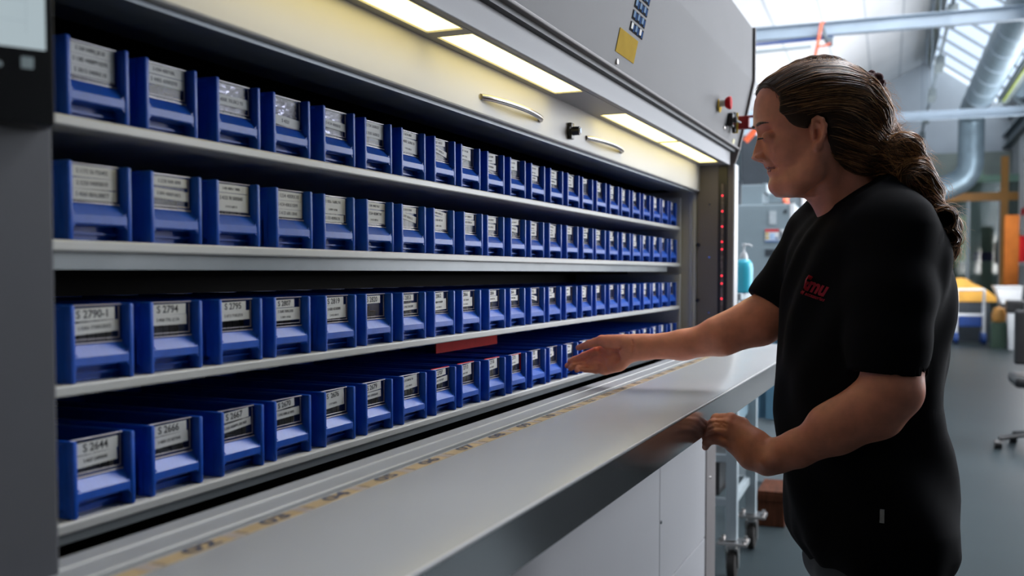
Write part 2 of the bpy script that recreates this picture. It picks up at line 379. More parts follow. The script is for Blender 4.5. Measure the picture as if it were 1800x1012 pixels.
# ------------------------------------------------------------------ terminal (monitor) at the left edge
mon = empty('touch_screen_terminal', 'black touch screen monitor with lit pale screen at upper left', 'monitor', (0.0, 0.0, 0.0))
Pm = ray(98, 200) * 0.70 + Cc
ang = YAW - radians(53) - 0.0
mon.location = (Pm[0], Pm[1], 1.38); mon.rotation_euler = (0, 0, ang)
# local: x = width to the right edge at 0, y = into the screen, z up
k = 0.70 / FPX
b = MB(); b.box(-0.34, 0.0, 0.0, 0.030, -0.027, 0.26, c=0.003)
mb = b.build('housing', M['black'], mon, True)
b = MB(); b.box(-0.33, -0.006, -0.0008, 0.0, 0.026, 0.255); b.build('screen', M['screen'], mon)
b = MB(); b.box(-0.33, -0.018, -0.0012, -0.0008, 0.058, 0.0585); b.box(-0.0185, -0.018, -0.0012, -0.0008, 0.036, 0.20); b.box(-0.33, -0.018, -0.0012, -0.0008, 0.044, 0.0445)
b.build('screen_lines', M['screen_line'], mon)
b = MB(); b.box(-0.062, -0.044, -0.0012, 0.0, 0.0195, 0.0225, c=0.0005); b.box(-0.070, -0.034, -0.0012, 0.0, 0.0115, 0.0150, c=0.0005); b.box(-0.022, -0.014, -0.0012, 0.0, 0.012, 0.020, c=0.0005)
b.build('status_icons', M['icon'], mon)
b = MB(); b.box(-0.22, -0.14, 0.028, 0.30, 0.08, 0.14, c=0.004); b.build('mounting_arm', M['dark_metal'], mon)

# ------------------------------------------------------------------ counter
ct = empty('work_counter', 'long pale grey counter projecting in front of the storage machine', 'counter', (1.8, 0.353, 0.97))
def cp(mb, name, m, smooth=False):
    o = mb.build(name, m, ct, smooth); o.location = (-1.8, -0.353, -0.97); return o
b = MB(); b.box(-1.0, 3.188, 0.353, 0.558, 0.970, 1.025, c=0.002); cp(b, 'counter_slab', M['counter'], True)
b = MB(); b.box(-1.0, 3.188, 0.3518, 0.3535, 0.971, 1.0215); cp(b, 'front_face', M['edge'])
b = MB(); b.box(-1.0, 3.188, 0.3515, 0.3545, 1.0215, 1.0255, c=0.001); cp(b, 'edge_band', M['grey_light'])
b = MB()
b.box(-1.0, 3.188, 0.572, 0.606, 0.985, 1.0235, c=0.001); b.box(-1.0, 3.188, 0.6065, 0.636, 0.985, 1.0225, c=0.001)
b.box(-1.0, 3.188, 0.561, 0.566, 0.985, 1.0225, c=0.001)
cp(b, 'threshold_rail', M['alu'])
for ya_, yb_, zz_ in ((0.5695, 0.573, 1.0256), (0.6045, 0.6075, 1.0250)):
    b = MB(); b.box(-1.0, 3.188, ya_, yb_, 0.985, zz_, c=0.001); cp(b, 'rail_rib', M['shelf'])
b = MB(); b.box(-1.0, 3.188, 0.556, 0.575, 0.985, 1.0195); cp(b, 'rail_groove', M['black'])
# numbered position tape
tp = MB(); tk = MB(); cl = MB()
tp.box(-0.2, 3.15, 0.5375, 0.5545, 1.025, 1.0254)
for n in range(1, 28):
    xc = 0.438 + 0.1 * n
    rnd = random.Random(n)
    tk = MB(); tk.box(xc - 0.0512, xc - 0.0498, 0.538, 0.551, 1.0254, 1.0256); cp(tk, 'tape_mark', M['tape_ink'])
    cl = MB(); cl.box(xc + 0.033, xc + 0.046, 0.5372, 0.5548, 1.0254, 1.02555); cp(cl, 'clear_tape', M['clear_tape'])
cp(tp, 'position_tape', M['kraft'])
for n in range(2, 27):
    xc = 0.438 + 0.1 * n
    o = text_obj('position_number', '%02d' % n, 0.020, M['tape_ink'], (xc - 1.8, 0.5462 - 0.353, 1.0257 - 0.97), (0, 0, 0), ct, bold=0.0005, cond=2.0)

# ------------------------------------------------------------------ carrier trays with shelves
YF = 0.745       # front of shelves
TX0, TX1 = 0.60, 3.150
ZB = [1.398, 1.281, 1.144, 1.014]
rows_txt = ['upper', 'lower']
for ti, (za, zb_, ztop) in enumerate(((ZB[0], ZB[1], 1.490), (ZB[2], ZB[3], 1.245))):
    lab = ['grey steel carrier tray holding the two upper rows of blue bins', 'grey steel carrier tray holding the two lower rows of blue bins'][ti]
    t = empty('carrier_tray', lab, 'tray', (TX0, YF, zb_ - 0.03), 0, 'carrier trays in the machine opening')
    def tpz(mb, name, m):
        o = mb.build(name, m, t); o.location = (-TX0, -YF, -(zb_ - 0.03)); return o
    b = MB(); b.box(TX0, TX1, YF, 1.12, za - 0.011, za, c=0.002); tpz(b, 'shelf_board', M['shelf'])
    b = MB(); b.box(TX0, TX1 + 0.012, YF, 1.12, zb_ - 0.011, zb_, c=0.002); tpz(b, 'base_board', M['shelf'])
    if ti == 0:
        b = MB(); b.box(TX0, TX1 - 0.12, YF + 0.012, 1.10, zb_ - 0.028, zb_ - 0.011); tpz(b, 'base_flange', M['shelf_under'])
    else:
        b = MB(); b.box(TX0, TX1, YF + 0.002, 1.10, zb_ - 0.020, zb_ - 0.011); tpz(b, 'base_flange', M['shelf_under'])
    b = MB(); b.box(TX1 - 0.002, TX1 + 0.014, YF - 0.001, 1.10, zb_ - 0.012, ztop, c=0.001); tpz(b, 'side_panel', M['shelf'])
    b = MB(); b.box(TX0 - 0.01, TX0, YF - 0.001, 1.10, zb_ - 0.012, ztop, c=0.001); tpz(b, 'side_panel', M['shelf'])
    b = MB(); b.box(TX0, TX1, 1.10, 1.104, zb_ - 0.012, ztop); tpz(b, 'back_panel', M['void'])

# ------------------------------------------------------------------ blue bins
BW, BH, BD = 0.0800, 0.0750, 0.29
def bin_mesh():
    b = MB(); W, H, D = BW, BH, BD
    for x0, x1 in ((0, 0.0062), (W - 0.0062, W)):
        b.cbox(x0, x1, 0.0, 0.014, 0.0, H, 0.0018)
    b.box(0.0008, 0.0030, 0.012, D, 0.0, H - 0.001); b.box(W - 0.0030, W - 0.0008, 0.012, D, 0.0, H - 0.001)
    b.box(0.0, 0.0050, 0.012, D, H - 0.004, H, c=0.0008); b.box(W - 0.0050, W, 0.012, D, H - 0.004, H, c=0.0008)
    b.box(0.0008, W - 0.0008, D - 0.002, D, 0.0, H); b.box(0.0008, W - 0.0008, 0.015, D, 0.006, 0.008)
    # sloping ledge and band under the window
    x0, x1 = 0.005, W - 0.005
    b.prism([(0.0125, 0.0360), (0.0108, 0.0360), (0.0010, 0.0243), (0.0008, 0.0165), (0.0016, 0.0155), (0.0060, 0.0152), (0.0125, 0.0152)], 'x', x0, x1)
    # chamfered cheeks where the ledge meets the posts (rounded corners)
    for sx, xe in ((1, 0.0055), (-1, W - 0.0055)):
        b.prism([(xe, 0.0156), (xe + sx * 0.0048, 0.0156), (xe + sx * 0.0022, 0.0142), (xe + sx * 0.0008, 0.0124), (xe, 0.0092)], 'y', 0.0010, 0.0125)
        b.prism([(xe, 0.0250), (xe + sx * 0.0050, 0.0250), (xe + sx * 0.0016, 0.0280), (xe, 0.033)], 'y', 0.0016, 0.0115)
    b.box(0.0008, W - 0.0008, 0.020, 0.022, 0.0, 0.037)      # back of the grip hollow
    b.box(0.006, W - 0.006, 0.012, 0.020, 0.0146, 0.0166)
    return b.mesh('bin_body', M['blue'], True, 26)
def window_mesh():
    b = MB(); W, H = BW, BH
    b.box(0.0065, W - 0.0065, 0.0108, 0.0118, 0.0375, H - 0.0012, 0)
    return b.mesh('window_pane', M['clear'])
def frame_mesh():
    b = MB(); W, H = BW, BH
    b.box(0.0066, W - 0.0066, 0.0096, 0.0120, 0.0362, 0.0376, c=0.0004)
    b.box(0.0090, W - 0.0110, 0.0102, 0.0120, 0.0402, 0.0411, c=0.0003)
    b.box(0.0066, W - 0.0066, 0.0102, 0.0125, H - 0.0016, H - 0.0004, c=0.0003)
    b.box(W - 0.0098, W - 0.0092, 0.0104, 0.0120, 0.040, H - 0.003)
    b.box(0.0068, 0.0074, 0.0104, 0.0120, 0.038, H - 0.002)
    return b.mesh('window_frame', M['clear_edge'])
def cont_mesh(m, seed):
    b = MB(); r = random.Random(seed)
    x = 0.0045
    while x < BW - 0.012:
        w = r.uniform(0.008, 0.018); y = 0.024
        w = min(w, BW - 0.0045 - x)
        while y < 0.2:
            d = r.uniform(0.02, 0.05); h = r.uniform(0.030, 0.052)
            b.box(x, x + w * 0.96, y, y + d * 0.95, 0.0082, 0.0082 + h, c=0.001); y += d
        x += w
    return b.mesh('contents', m)
me_bin, me_win, me_frame = bin_mesh(), window_mesh(), frame_mesh()
me_cont = [cont_mesh(M['contents'], 1), cont_mesh(M['contents'], 2)]
me_cg = [cont_mesh(M['contents_grey'], 3), cont_mesh(M['pane_glare'], 4)]
_lab = {}
def label_mesh(w, h):
    k = (round(w, 4), round(h, 4))
    if k not in _lab:
        b = MB(); b.box(-w / 2, w / 2, -0.0003, 0.0, -h / 2, h / 2); _lab[k] = b.mesh('paper_label', M['label'])
    return _lab[k]

ORD = ['first', 'second', 'third', 'fourth', 'fifth', 'sixth', 'seventh', 'eighth', 'ninth', 'tenth', 'eleventh', 'twelfth', 'thirteenth',
       'fourteenth', 'fifteenth', 'sixteenth', 'seventeenth', 'eighteenth', 'nineteenth', 'twentieth', 'twenty-first', 'twenty-second', 'twenty-third']
ROWN = ['top', 'second', 'third', 'bottom']
# label sets, measured in mm inside the window (66 wide, 37 high): (x left, z down from the top, w, h, tilt deg, text, letter height mm)
def L3(t0, t1, t2): return [(2, 2, 56, 11, 0, t0, 4.2), (2, 13.2, 56, 11, 0, t1, 4.2), (2, 24.4, 56, 10.5, 0, t2, 4.2)]
SP = {
 (0, 0): [(2, 1.5, 58, 10, 0, 'S 330 040R(.)K10', 4), (2, 11.7, 58, 10.5, 0, 'S 1305 4408PP10295', 4), (2, 22.3, 58, 10, 0, 'S 3015 040RK10', 4)],
 (0, 1): [(1, 1.5, 58, 10, 0, 'S 4304 40RP10BL', 3.6), (1, 12, 58, 10.5, 0, 'S 4405 600RB90', 4)],
 (0, 2): [(1, 15, 58, 12, 0, '400R 70LBK2 93', 4)],
 (0, 3): [(2, 24, 56, 12, -3, 'S 4321', 4)],
 (0, 4): [(1, 14, 57, 11, -2, 'S 4134 400RB10', 3.6)],
 (0, 5): [(2, 1.5, 56, 11, 0, 'S 734 560RK0', 4), (2, 12.5, 56, 11, 0, 'S 3505 560RK0', 4)],
 (0, 6): [(2, 1.5, 50, 9, 0, '3 4134 40RK', 3.2), (2, 11, 54, 22, -2, 'S 4005 560RK10', 4)],
 (0, 7): [(1, 2, 44, 9, 2, 'S 307 40RK0', 3.6), (1, 15, 50, 9, -9, 'S 307 400RK 0', 3.6)],
 (0, 8): [(1, 2, 44, 20, -2, 'S 4411 S10 LBM', 3)],
 (1, 0): [(1, 1.5, 56, 11, 0, 'S 1172 56 PS0402', 4.2), (1, 13.0, 56, 10.5, 1, 'S 5250 040RB010', 4.2), (1, 24.0, 56, 10.5, 0, 'S 4060 88AL88877', 4.2)],
 (1, 1): [(5, 2.5, 49, 9.5, 0, 'S 2228 500R 0B90', 3.6), (1, 15.5, 55, 10.5, -2, 'S 3041 400RP10B73', 3.4)],
 (1, 2): [(1, 2, 55, 9.5, 0, '3 403 400R11 10B80', 2.8), (1, 12, 55, 21, 0, 'S 4123 70 5B0SB40', 4)],
 (1, 3): [(2, 2, 56, 11, 0, 'S 1334 400RK10', 4.6), (1, 13.2, 56, 11, 0, 'S 4134 400LK1SB99', 4), (2, 24.4, 54, 10, 0, 'S 4133 60R1.0B40', 4)],
 (1, 4): [(1, 1.5, 56, 22.5, 0, 'S 1026 / 560RLYN', 3.8), (2, 25, 50, 10.5, 0, 'S 123 400RK10', 3.8)],
 (1, 5): [(1, 2, 54, 9.5, 0, 'S 385 1040ST BLU', 3), (1, 13, 54, 19, 0, 'S 1334 400MTW', 4)],
 (1, 6): [(1, 2, 50, 9, 0, 'S 1230 70 7SB40', 3), (1, 12.5, 50, 10, -8, 'S 3307 400RK15', 3.4)],
 (1, 7): [(1, 2, 52, 8.5, -5, '3 4008 4400RK L0', 3), (1, 12, 52, 20, 0, 'S 3108 40RT40', 3.2)],
 (2, 0): [(1, 2.5, 50, 12.5, 1.0, 'S 2790-1', 7.4), (1, 16, 54, 11.5, 2.5, 'S 35001 773BBG2B412', 3.4)],
 (2, 1): [(1, 2, 50, 11.5, 0.5, 'S 2794', 7.4), (1, 13.5, 51, 11, 0, 'S 4960 775L LS 7/4', 3.4)],
 (2, 2): [(6, 2.5, 42, 11, 1, 'S 2795', 7), (1, 13.5, 53, 11, 1, 'S 4713 715RLBT/4', 3.4)],
 (2, 3): [(7, 2.5, 38, 10, 1, 'S 2807', 6.2), (1, 13, 54, 16, 0.5, 'S 3608 700RLB/80', 3.4)],
 (2, 4): [(4, 2, 44, 11, 1, 'S 2819', 7), (1, 13, 52, 18, 1.5, 'S 4505 421RSB90', 3.4)],
 (2, 5): [(4, 2.5, 42, 11, 1, 'S 2820', 7)],
 (2, 6): [(5, 3, 38, 9.5, 1, 'S 2853', 6), (1, 16.5, 52, 10.5, 2, 'S 3190 715RGB80', 3.4)],
 (2, 7): [(2, 2, 40, 11, 3, 'S 2862', 6.4), (1, 12.5, 50, 18, 2, 'S 4808 421RBB90', 3.2)],
 (2, 8): [(1, 2, 40, 10, 1, 'S 2866', 6), (1, 12, 48, 16, 1, 'S 2477 SBRB9', 3)],
 (2, 9): [(1, 2, 42, 10, 1, 'S 2884', 6), (1, 12.5, 48, 10, 1, 'S 4130 4BRT LUR', 3)],
 (2, 10): [(1, 2, 40, 10, 1, 'S 2844', 5.4), (1, 13, 48, 10, -1, 'S 415 BRDTBBL', 3)],
 (2, 11): [(1, 2, 40, 10, 1, 'S 2915', 5.4), (1, 14, 44, 9, -9, 'S 415 BRDT', 3)],
 (2, 12): [(1, 2, 40, 10, 1, 'S 2922', 5.4), (1, 13, 48, 10, 1, 'S 415 BR', 3)],
 (3, 0): [(1, 3, 52, 12, 1, 'S 2644', 7.4), (2, 15.5, 50, 11.5, 2, 'S 4627 Q40RB/60', 3.2)],
 (3, 1): [(1, 2, 50, 11.5, 1, 'S 2666', 7.4), (1, 14, 52, 12, 2, 'S 4800 133 RB7/B40', 3.2)],
 (3, 2): [(1, 2, 48, 11.5, 3, 'S 2667', 7), (1, 15, 52, 9.5, 5, 'S 3355 400MPFL.5B0 M00', 3)],
 (3, 3): [(6, 2, 38, 10, 4, 'S 2670', 6.2), (1, 13.5, 52, 10.5, 2, 'S 2342 040R1,K10B92', 3)],
 (3, 4): [(1, 2, 50, 22, 3, 'S  2676', 6.4), (16, 24.5, 26, 0.01, 0, '', 1)],
 (3, 5): [(1, 2, 46, 11.5, 3, 'S 2679', 6.6), (1, 14.5, 46, 10, 2, 'S 3002 1/300R/BN40', 3)],
 (3, 6): [(1, 2, 50, 20, 3, 'S 317 BARGL 9.0', 3.2)],
 (3, 7): [(1, 2, 44, 10, 3, 'S 2707', 6.2), (1, 14.5, 50, 9.5, 4, 'S 475 TPR9 BLP2', 3)],
 (3, 8): [(1, 2, 46, 20, 4, 'S 2713', 6.2)],
 (3, 9): [(1, 2, 46, 18, 4, 'S 2718', 6)],
 (3, 10): [(1, 2, 46, 19, 4, 'S 2721', 6)],
 (3, 11): [(1, 2, 42, 17, 2, 'S 2727', 5.6)],
 (3, 12): [(1, 2, 34, 10, 2, 'S 2734', 5), (1, 12.5, 38, 9, 6, 'S 41 BRB', 3)],
}
SP[(3, 4)] = SP[(3, 4)][:1]
cnt_words = {1: 'one', 2: 'two', 3: 'three'}
for r in range(4):
    for i in range(23):
        key = (r, i); rnd = random.Random(r * 100 + i)
        if key in SP: ls = SP[key]
        else:
            n = rnd.choice([1, 2, 2, 3]) if r < 2 else rnd.choice([1, 2, 2]); ls = []
            z = 1.5
            for q in range(n):
                h = rnd.choice([9, 10, 16, 19]) if q == 0 else rnd.choice([9, 10, 11])
                if z + h > 33: break
                ls.append((rnd.uniform(1, 3), z, rnd.uniform(42, 50), h, rnd.choice([0, 0, 0, 1, -1, 3, -4]),
                           'S %d %d%s' % (rnd.randint(2900, 4900), rnd.randint(400, 790), rnd.choice(['RK10', 'RLB', 'RSB90'])), 3.2)); z += h + rnd.uniform(0.4, 3)
        x0 = 0.6945 + 0.1067 * i + (rnd.uniform(-0.0025, 0.0025) if i > 0 else 0)
        # name the bin by what is written on it where legible
        if r >= 2 and key in SP and SP[key][0][5].startswith('S 2'):
            lb = 'blue bin labelled %s on the %s shelf row' % (SP[key][0][5].replace('  ', ' '), ROWN[r])
        else:
            lb = 'blue bin with %s white label%s, %s from the left on the %s shelf row' % (cnt_words[len(ls)], 's' if len(ls) > 1 else '', ORD[i], ROWN[r])
        root = empty('storage_bin', lb, 'bin', (x0, YF + 0.0015 + (rnd.uniform(0, 0.004) if i else 0), ZB[r] + 0.0002), radians(rnd.uniform(-0.5, 0.5)), 'blue bins on the %s shelf row' % ROWN[r])
        link('bin_body', me_bin, root)
        link('window_pane', me_win, root); link('window_frame', me_frame, root)
        if r == 0 and i in (2, 3, 4): cm = me_cg[1]
        elif r == 3 or (r == 0 and i > 5): cm = me_cg[0] if rnd.random() < 0.8 or r == 0 else me_cont[0]
        else: cm = me_cont[i % 2]
        link('contents', cm, root)
        if r == 0 and i in (2, 3, 4):
            b = MB(); rn = random.Random(i); n_ = 9
            vs = [(0.009 + (BW - 0.020) * a_ / n_, 0.0132 + rn.uniform(0, 0.0035), 0.042 + 0.030 * c_ / n_) for c_ in range(n_ + 1) for a_ in range(n_ + 1)]
            fs = [(c_ * (n_ + 1) + a_, c_ * (n_ + 1) + a_ + 1, (c_ + 1) * (n_ + 1) + a_ + 1, (c_ + 1) * (n_ + 1) + a_) for c_ in range(n_) for a_ in range(n_)]
            b.add(vs, fs); link('glare_sheet', b.mesh('glare_sheet', M['pane_glare']), root)  # crumpled bright sheet stands in for the reflection on these panes
        if key == (3, 10):
            b = MB(); b.box(BW - 0.0106, BW - 0.0092, 0.0096, 0.0120, 0.040, BH - 0.002); b.box(0.0066, BW - 0.0092, 0.0096, 0.012, BH - 0.0022, BH - 0.0012)
            o = b.build('window_trim', M['red'], root); o['label'] = 'red strip along the window edge'
        if r == 3 and i in (7, 8, 9):
            b = MB(); b.box(0.0066, BW - 0.0066, 0.0112, 0.013, BH - 0.0006, BH + 0.0008); o = b.build('window_trim', M['red'], root); o['label'] = 'thin red strip on top of the window'
        for (lx, lz, w, h, tilt, s, sz) in ls:
            w2 = min(w * 1.12, 61.5 - lx) / 1000.0; hh = h / 1000.0
            lo = link('paper_label', label_mesh(w2, hh), root)
            lo.location = (0.0072 + lx / 1000 + w2 / 2, 0.0102 + rnd.uniform(-0.0002, 0), BH - 0.0012 - lz / 1000 - hh / 2); lo.rotation_euler = (0, -radians(tilt), 0)
            if s:
                big = sz > 5
                two = h > 15 and big
                dz = hh * 0.25 if two else 0
                if h > 15 and not big: dz = hh * 0.22
                text_obj('label_text', s, sz / 1000 * 1.5, M['ink'] if (big or (i + r) % 3 == 0) else M['ink_grey'], (0, -0.0004, dz), (pi / 2, 0, 0), lo, bold=0.00016 if big else 0.00005, cond=1.06 if big else (1.0 if len(s) < 15 else 0.86))
                if h > 15:
                    text_obj('label_text', ['S 4133 60R1.0', 'S 317 SARGL', 'S 3009 / 475RL'][(i + r) % 3], 0.0040, M['ink_grey'], (0, -0.0004, -hh * 0.25), (pi / 2, 0, 0), lo, cond=0.9)
# red plastic sheet standing at the back of the bottom shelf
b = MB(); b.box(1.74, 2.04, 0.90, 0.903, ZB[3] + BH + 0.0004, ZB[2] - 0.0205)
tag(b.build('red_divider', M['red'], None), 'red plastic strip standing upright on the bins of the bottom shelf row', 'divider')

# =================================================================== THE HALL
M['floor'] = mat('floor_coating', (0.028, 0.038, 0.042), 0.40, spec=0.08, noise=(1.2, 0.10), bump=(60, 0.02))
M['wall'] = mat('white_wall', (0.62, 0.66, 0.70), 0.8, noise=(2, 0.04))
M['roof'] = mat('roof_panel', (0.80, 0.81, 0.82), 0.7, noise=(0.8, 0.05))
M['roof_seam'] = mat('roof_seam', (0.52, 0.55, 0.58), 0.7, noise=(3, 0.03))
M['glass'] = mat('roof_glass', (0.95, 0.97, 1.0), 0.03, trans=0.0, ior=1.08)
M['beam'] = mat('beam_paint', (0.30, 0.37, 0.44), 0.5, noise=(3, 0.06))
M['rail'] = mat('crane_rail', (0.10, 0.13, 0.15), 0.5, noise=(3, 0.1))
M['duct'] = mat('galvanised_duct', (0.17, 0.235, 0.28), 0.42, metal=0.45, noise=(5, 0.15), bump=(30, 0.15, (6, 1, 1)))
M['duct_dark'] = mat('dull_duct', (0.12, 0.15, 0.15), 0.5, metal=0.3, noise=(5, 0.15))
M['machine_blue'] = mat('pale_machine_paint', (0.20, 0.255, 0.285), 0.45, noise=(2, 0.05))
M['machine_blue2'] = mat('blue_machine_paint', (0.10, 0.22, 0.33), 0.4, noise=(2, 0.08))
M['slate'] = mat('slate_box', (0.035, 0.045, 0.055), 0.5, noise=(6, 0.15))
M['orange'] = mat('orange_paint', (0.42, 0.19, 0.035), 0.5, noise=(4, 0.08))
M['orange_hose'] = mat('orange_hose', (0.80, 0.14, 0.05), 0.4, noise=(10, 0.05))
M['green'] = mat('pale_green_panel', (0.20, 0.34, 0.26), 0.6, noise=(3, 0.08))
M['olive'] = mat('olive_panel', (0.14, 0.15, 0.10), 0.6, noise=(3, 0.2))
M['wood'] = mat('brown_wood', (0.07, 0.024, 0.012), 0.6, spec=0.1, noise=(14, 0.35, (1, 6, 1)))
M['cyan'] = mat('cyan_bottle', (0.05, 0.50, 0.66), 0.3, noise=(10, 0.05), sub=0.1)
M['white_pl'] = mat('white_plastic', (0.66, 0.68, 0.70), 0.4, noise=(10, 0.03))
M['cart'] = mat('cart_paint', (0.34, 0.40, 0.43), 0.4, noise=(5, 0.05))
M['navy'] = mat('navy_plastic', (0.012, 0.05, 0.22), 0.4, noise=(10, 0.1))
M['curtain'] = mat('blue_strip_panel', (0.09, 0.20, 0.29), 0.45, noise=(3, 0.1, (1, 8, 0.3)))
M['yellow_hood'] = mat('yellow_cover', (0.66, 0.34, 0.05), 0.5, noise=(5, 0.1))
M['foliage'] = mat('greenery', (0.10, 0.15, 0.05), 0.9, noise=(3.5, 0.8))

def rstruct(mb, name, m, kind=True, smooth=False):
    o = mb.build(name, m, None, smooth, ROOM); struct(o); return o
RX0, RX1, YR_, YL_ = -3.0, 25.7, -2.6, 5.4
YRG, ZRG, ZE = -0.74, 6.24, 4.90
def roof_l(y): return ZRG - (y - YRG) * 0.52
def roof_r(y): return ZRG - (YRG - y) * (ZRG - ZE) / (YRG - YR_)
b = MB(); b.box(RX0, RX1, YR_, YL_, -0.1, 0.0); rstruct(b, 'floor', M['floor'])
b = MB(); b.box(RX0, RX1 + 0.2, YL_, YL_ + 0.15, 0, roof_l(YL_) + 0.2); rstruct(b, 'wall_left', M['wall'])
b = MB(); b.prism([(YR_, 0), (YL_, 0), (YL_, roof_l(YL_) + .1), (YRG, ZRG + .1), (YR_, ZE + .1)], 'x', RX0 - 0.15, RX0); rstruct(b, 'wall_back', mat('dark_back_wall', (0.07, 0.075, 0.08), 0.9, noise=(2, 0.1)))  # unseen wall, coloured dark to keep bounce light off the person
b = MB(); b.prism([(YR_, 0), (YL_, 0), (YL_, roof_l(YL_) + .1), (YRG, ZRG + .1), (YR_, ZE + .1)], 'x', RX1, RX1 + 0.15); rstruct(b, 'wall_far', M['wall'])
# right wall with a long window band (out of the picture, beside the camera)
WX0, WX1, WZ0, WZ1 = 3.7, 20.6, 1.15, 3.9  # unseen band drawn out along the wall to brighten the hall ceiling
b = MB(); b.box(RX0, WX0, YR_ - 0.12, YR_, 0, ZE + 0.1); b.box(WX1, RX1, YR_ - 0.12, YR_, 0, ZE + 0.1)
b.box(WX0, WX1, YR_ - 0.12, YR_, 0, WZ0); b.box(WX0, WX1, YR_ - 0.12, YR_, WZ1, ZE + 0.1)
rstruct(b, 'wall_right', mat('right_wall_paint', (0.34, 0.36, 0.375), 0.8, noise=(2, 0.04)))
nwin = 1
x = WX0
while x < WX1 - 0.1:
    b = MB(); w = 1.15
    b.box(x + 0.04, x + w - 0.04, YR_ - 0.07, YR_ - 0.06, WZ0 + 0.05, WZ1 - 0.05); o = rstruct(b, 'window_%d' % nwin, M['glass'])
    b = MB(); b.box(x, x + 0.04, YR_ - 0.10, YR_ - 0.02, WZ0, WZ1); b.box(x + w - 0.04, x + w, YR_ - 0.10, YR_ - 0.02, WZ0, WZ1)
    b.box(x, x + w, YR_ - 0.10, YR_ - 0.02, WZ0, WZ0 + 0.05); b.box(x, x + w, YR_ - 0.10, YR_ - 0.02, WZ1 - 0.05, WZ1); b.build('window_frame', M['cart'], o)
    nwin += 1; x += w
# ceiling: left slope in panels, right slope glazed
b = MB(); n_ = 18
b.prism([(YL_ + .1, roof_l(YL_ + .1)), (YRG, ZRG), (YRG, ZRG + 0.1), (YL_ + .1, roof_l(YL_ + .1) + 0.1)], 'x', RX0, RX1 + 0.15)
ceil = rstruct(b, 'ceiling', M['roof'])
b = MB(); y = YL_
while y > YRG:
    b.prism([(y, roof_l(y) - 0.004), (y - 0.03, roof_l(y - 0.03) - 0.004), (y - 0.03, roof_l(y - 0.03) + .01), (y, roof_l(y) + .01)], 'x', RX0, RX1); y -= 0.62
o = b.build('panel_joints', M['roof_seam'], ceil)
b = MB()
b.prism([(YRG, ZRG + .1), (YRG, ZRG - 0.02), (YRG - 0.18, roof_r(YRG - 0.18) - 0.02), (YRG - 0.18, roof_r(YRG - .18) + .1)], 'x', RX0, RX1)
b.prism([(YR_ + 0.2, roof_r(YR_ + .2) + .1), (YR_ + 0.2, roof_r(YR_ + .2) - .02), (YR_ - .12, roof_r(YR_ - .12) - .02), (YR_ - .12, roof_r(YR_ - .12) + .1)], 'x', RX0, RX1)
def slope_strip(mb, x0, x1, z0=0.01, z1=0.07):
    ya, yb = YRG - 0.17, YR_ + 0.19
    mb.prism([(ya, roof_r(ya) + z0), (yb, roof_r(yb) + z0), (yb, roof_r(yb) + z1), (ya, roof_r(ya) + z1)], 'x', x0, x1)
slope_strip(b, RX0, 2.9)
xw = [2.9 + 1.15 * i for i in range(20)]
for xx in xw:
    if xx < RX1: slope_strip(b, xx - 0.03, xx + 0.03)
rstruct(b, 'trim_1', M['roof_seam'])
for i in range(19):
    b = MB(); ya, yb = YRG - 0.16, YR_ + 0.18
    x0, x1 = xw[i] + 0.035, min(xw[i + 1] - 0.035, RX1)
    b.prism([(ya, roof_r(ya) + .04), (yb, roof_r(yb) + .04), (yb, roof_r(yb) + .05), (ya, roof_r(ya) + .05)], 'x', x0, x1)
    rstruct(b, 'window_%d' % nwin, M['glass']); nwin += 1
# sampling portals in the openings
def portal(name, loc, target, sx, sy):
    o = area_light(name, loc, target, sx, sy, 1.0, (1, 1, 1)); o.data.cycles.is_portal = True; return o
if USE_PORTALS:
    yc = (YRG + YR_) / 2
    nrm = Vector((0, -(ZRG - ZE), -(YRG - YR_))).normalized(); c0 = Vector((14.2, yc, roof_r(yc) + 0.08)); c1 = c0 + Vector((0, (ZRG - ZE), -(YRG - YR_)))
    portal('portal_roof', room_pt(*c0), room_pt(*c1), 22.6, 2.0)
    #portal('portal_wall', room_pt((WX0 + WX1) / 2, YR_ - 0.11, (WZ0 + WZ1) / 2), room_pt((WX0 + WX1) / 2, 0, (WZ0 + WZ1) / 2), WX1 - WX0, WZ1 - WZ0)

def rthing(name, label, cat, pt, group=None):
    """pt in room coordinates"""
    e = empty(name, label, cat, room_pt(*pt), ROOM, group); e['_p'] = 0; del e['_p']; e_pt[e.name] = pt; return e
e_pt = {}
def rp(mb, name, m, e, smooth=False):
    p = e_pt[e.name]; o = mb.build(name, m, e, smooth); o.location = (-p[0], -p[1], -p[2]); return o
def rsolo(mb, name, m, label, cat, group=None, smooth=False):
    return tag(mb.build(name, m, None, smooth, ROOM), label, cat, group)
def pxr(x0, y0, x1, y1, X):
    """image rectangle on the room plane x=X -> (ymin, ymax, zmin, zmax)"""
    a_ = on_rx(x0, y0, X); c_ = on_rx(x1, y1, X)
    return min(a_[1], c_[1]), max(a_[1], c_[1]), min(a_[2], c_[2]), max(a_[2], c_[2])
def pbox(mb, x0, y0, x1, y1, X, th, c=0.0, mi=0):
    r_ = pxr(x0, y0, x1, y1, X); mb.box(X, X + th, *r_, mi=mi, c=c); return r_

# roof beams (steel I sections across the hall)
def ibeam(X, z0, h, label, ya=YR_, yb=3.0):
    b = MB(); b.box(X, X + 0.12, ya, yb, z0, z0 + 0.012); b.box(X, X + 0.12, ya, yb, z0 + h - 0.012, z0 + h); b.box(X + 0.054, X + 0.066, ya, yb, z0 + 0.012, z0 + h - 0.012)
    return rsolo(b, 'roof_beam', M['beam'], label, 'beam', 'steel roof beams')
ibeam(12.6, 4.12, 0.16, 'grey steel beam crossing under the ceiling above the head of the person')
ibeam(20.2, 4.12, 0.16, 'grey steel beam further back, crossing behind the braid')
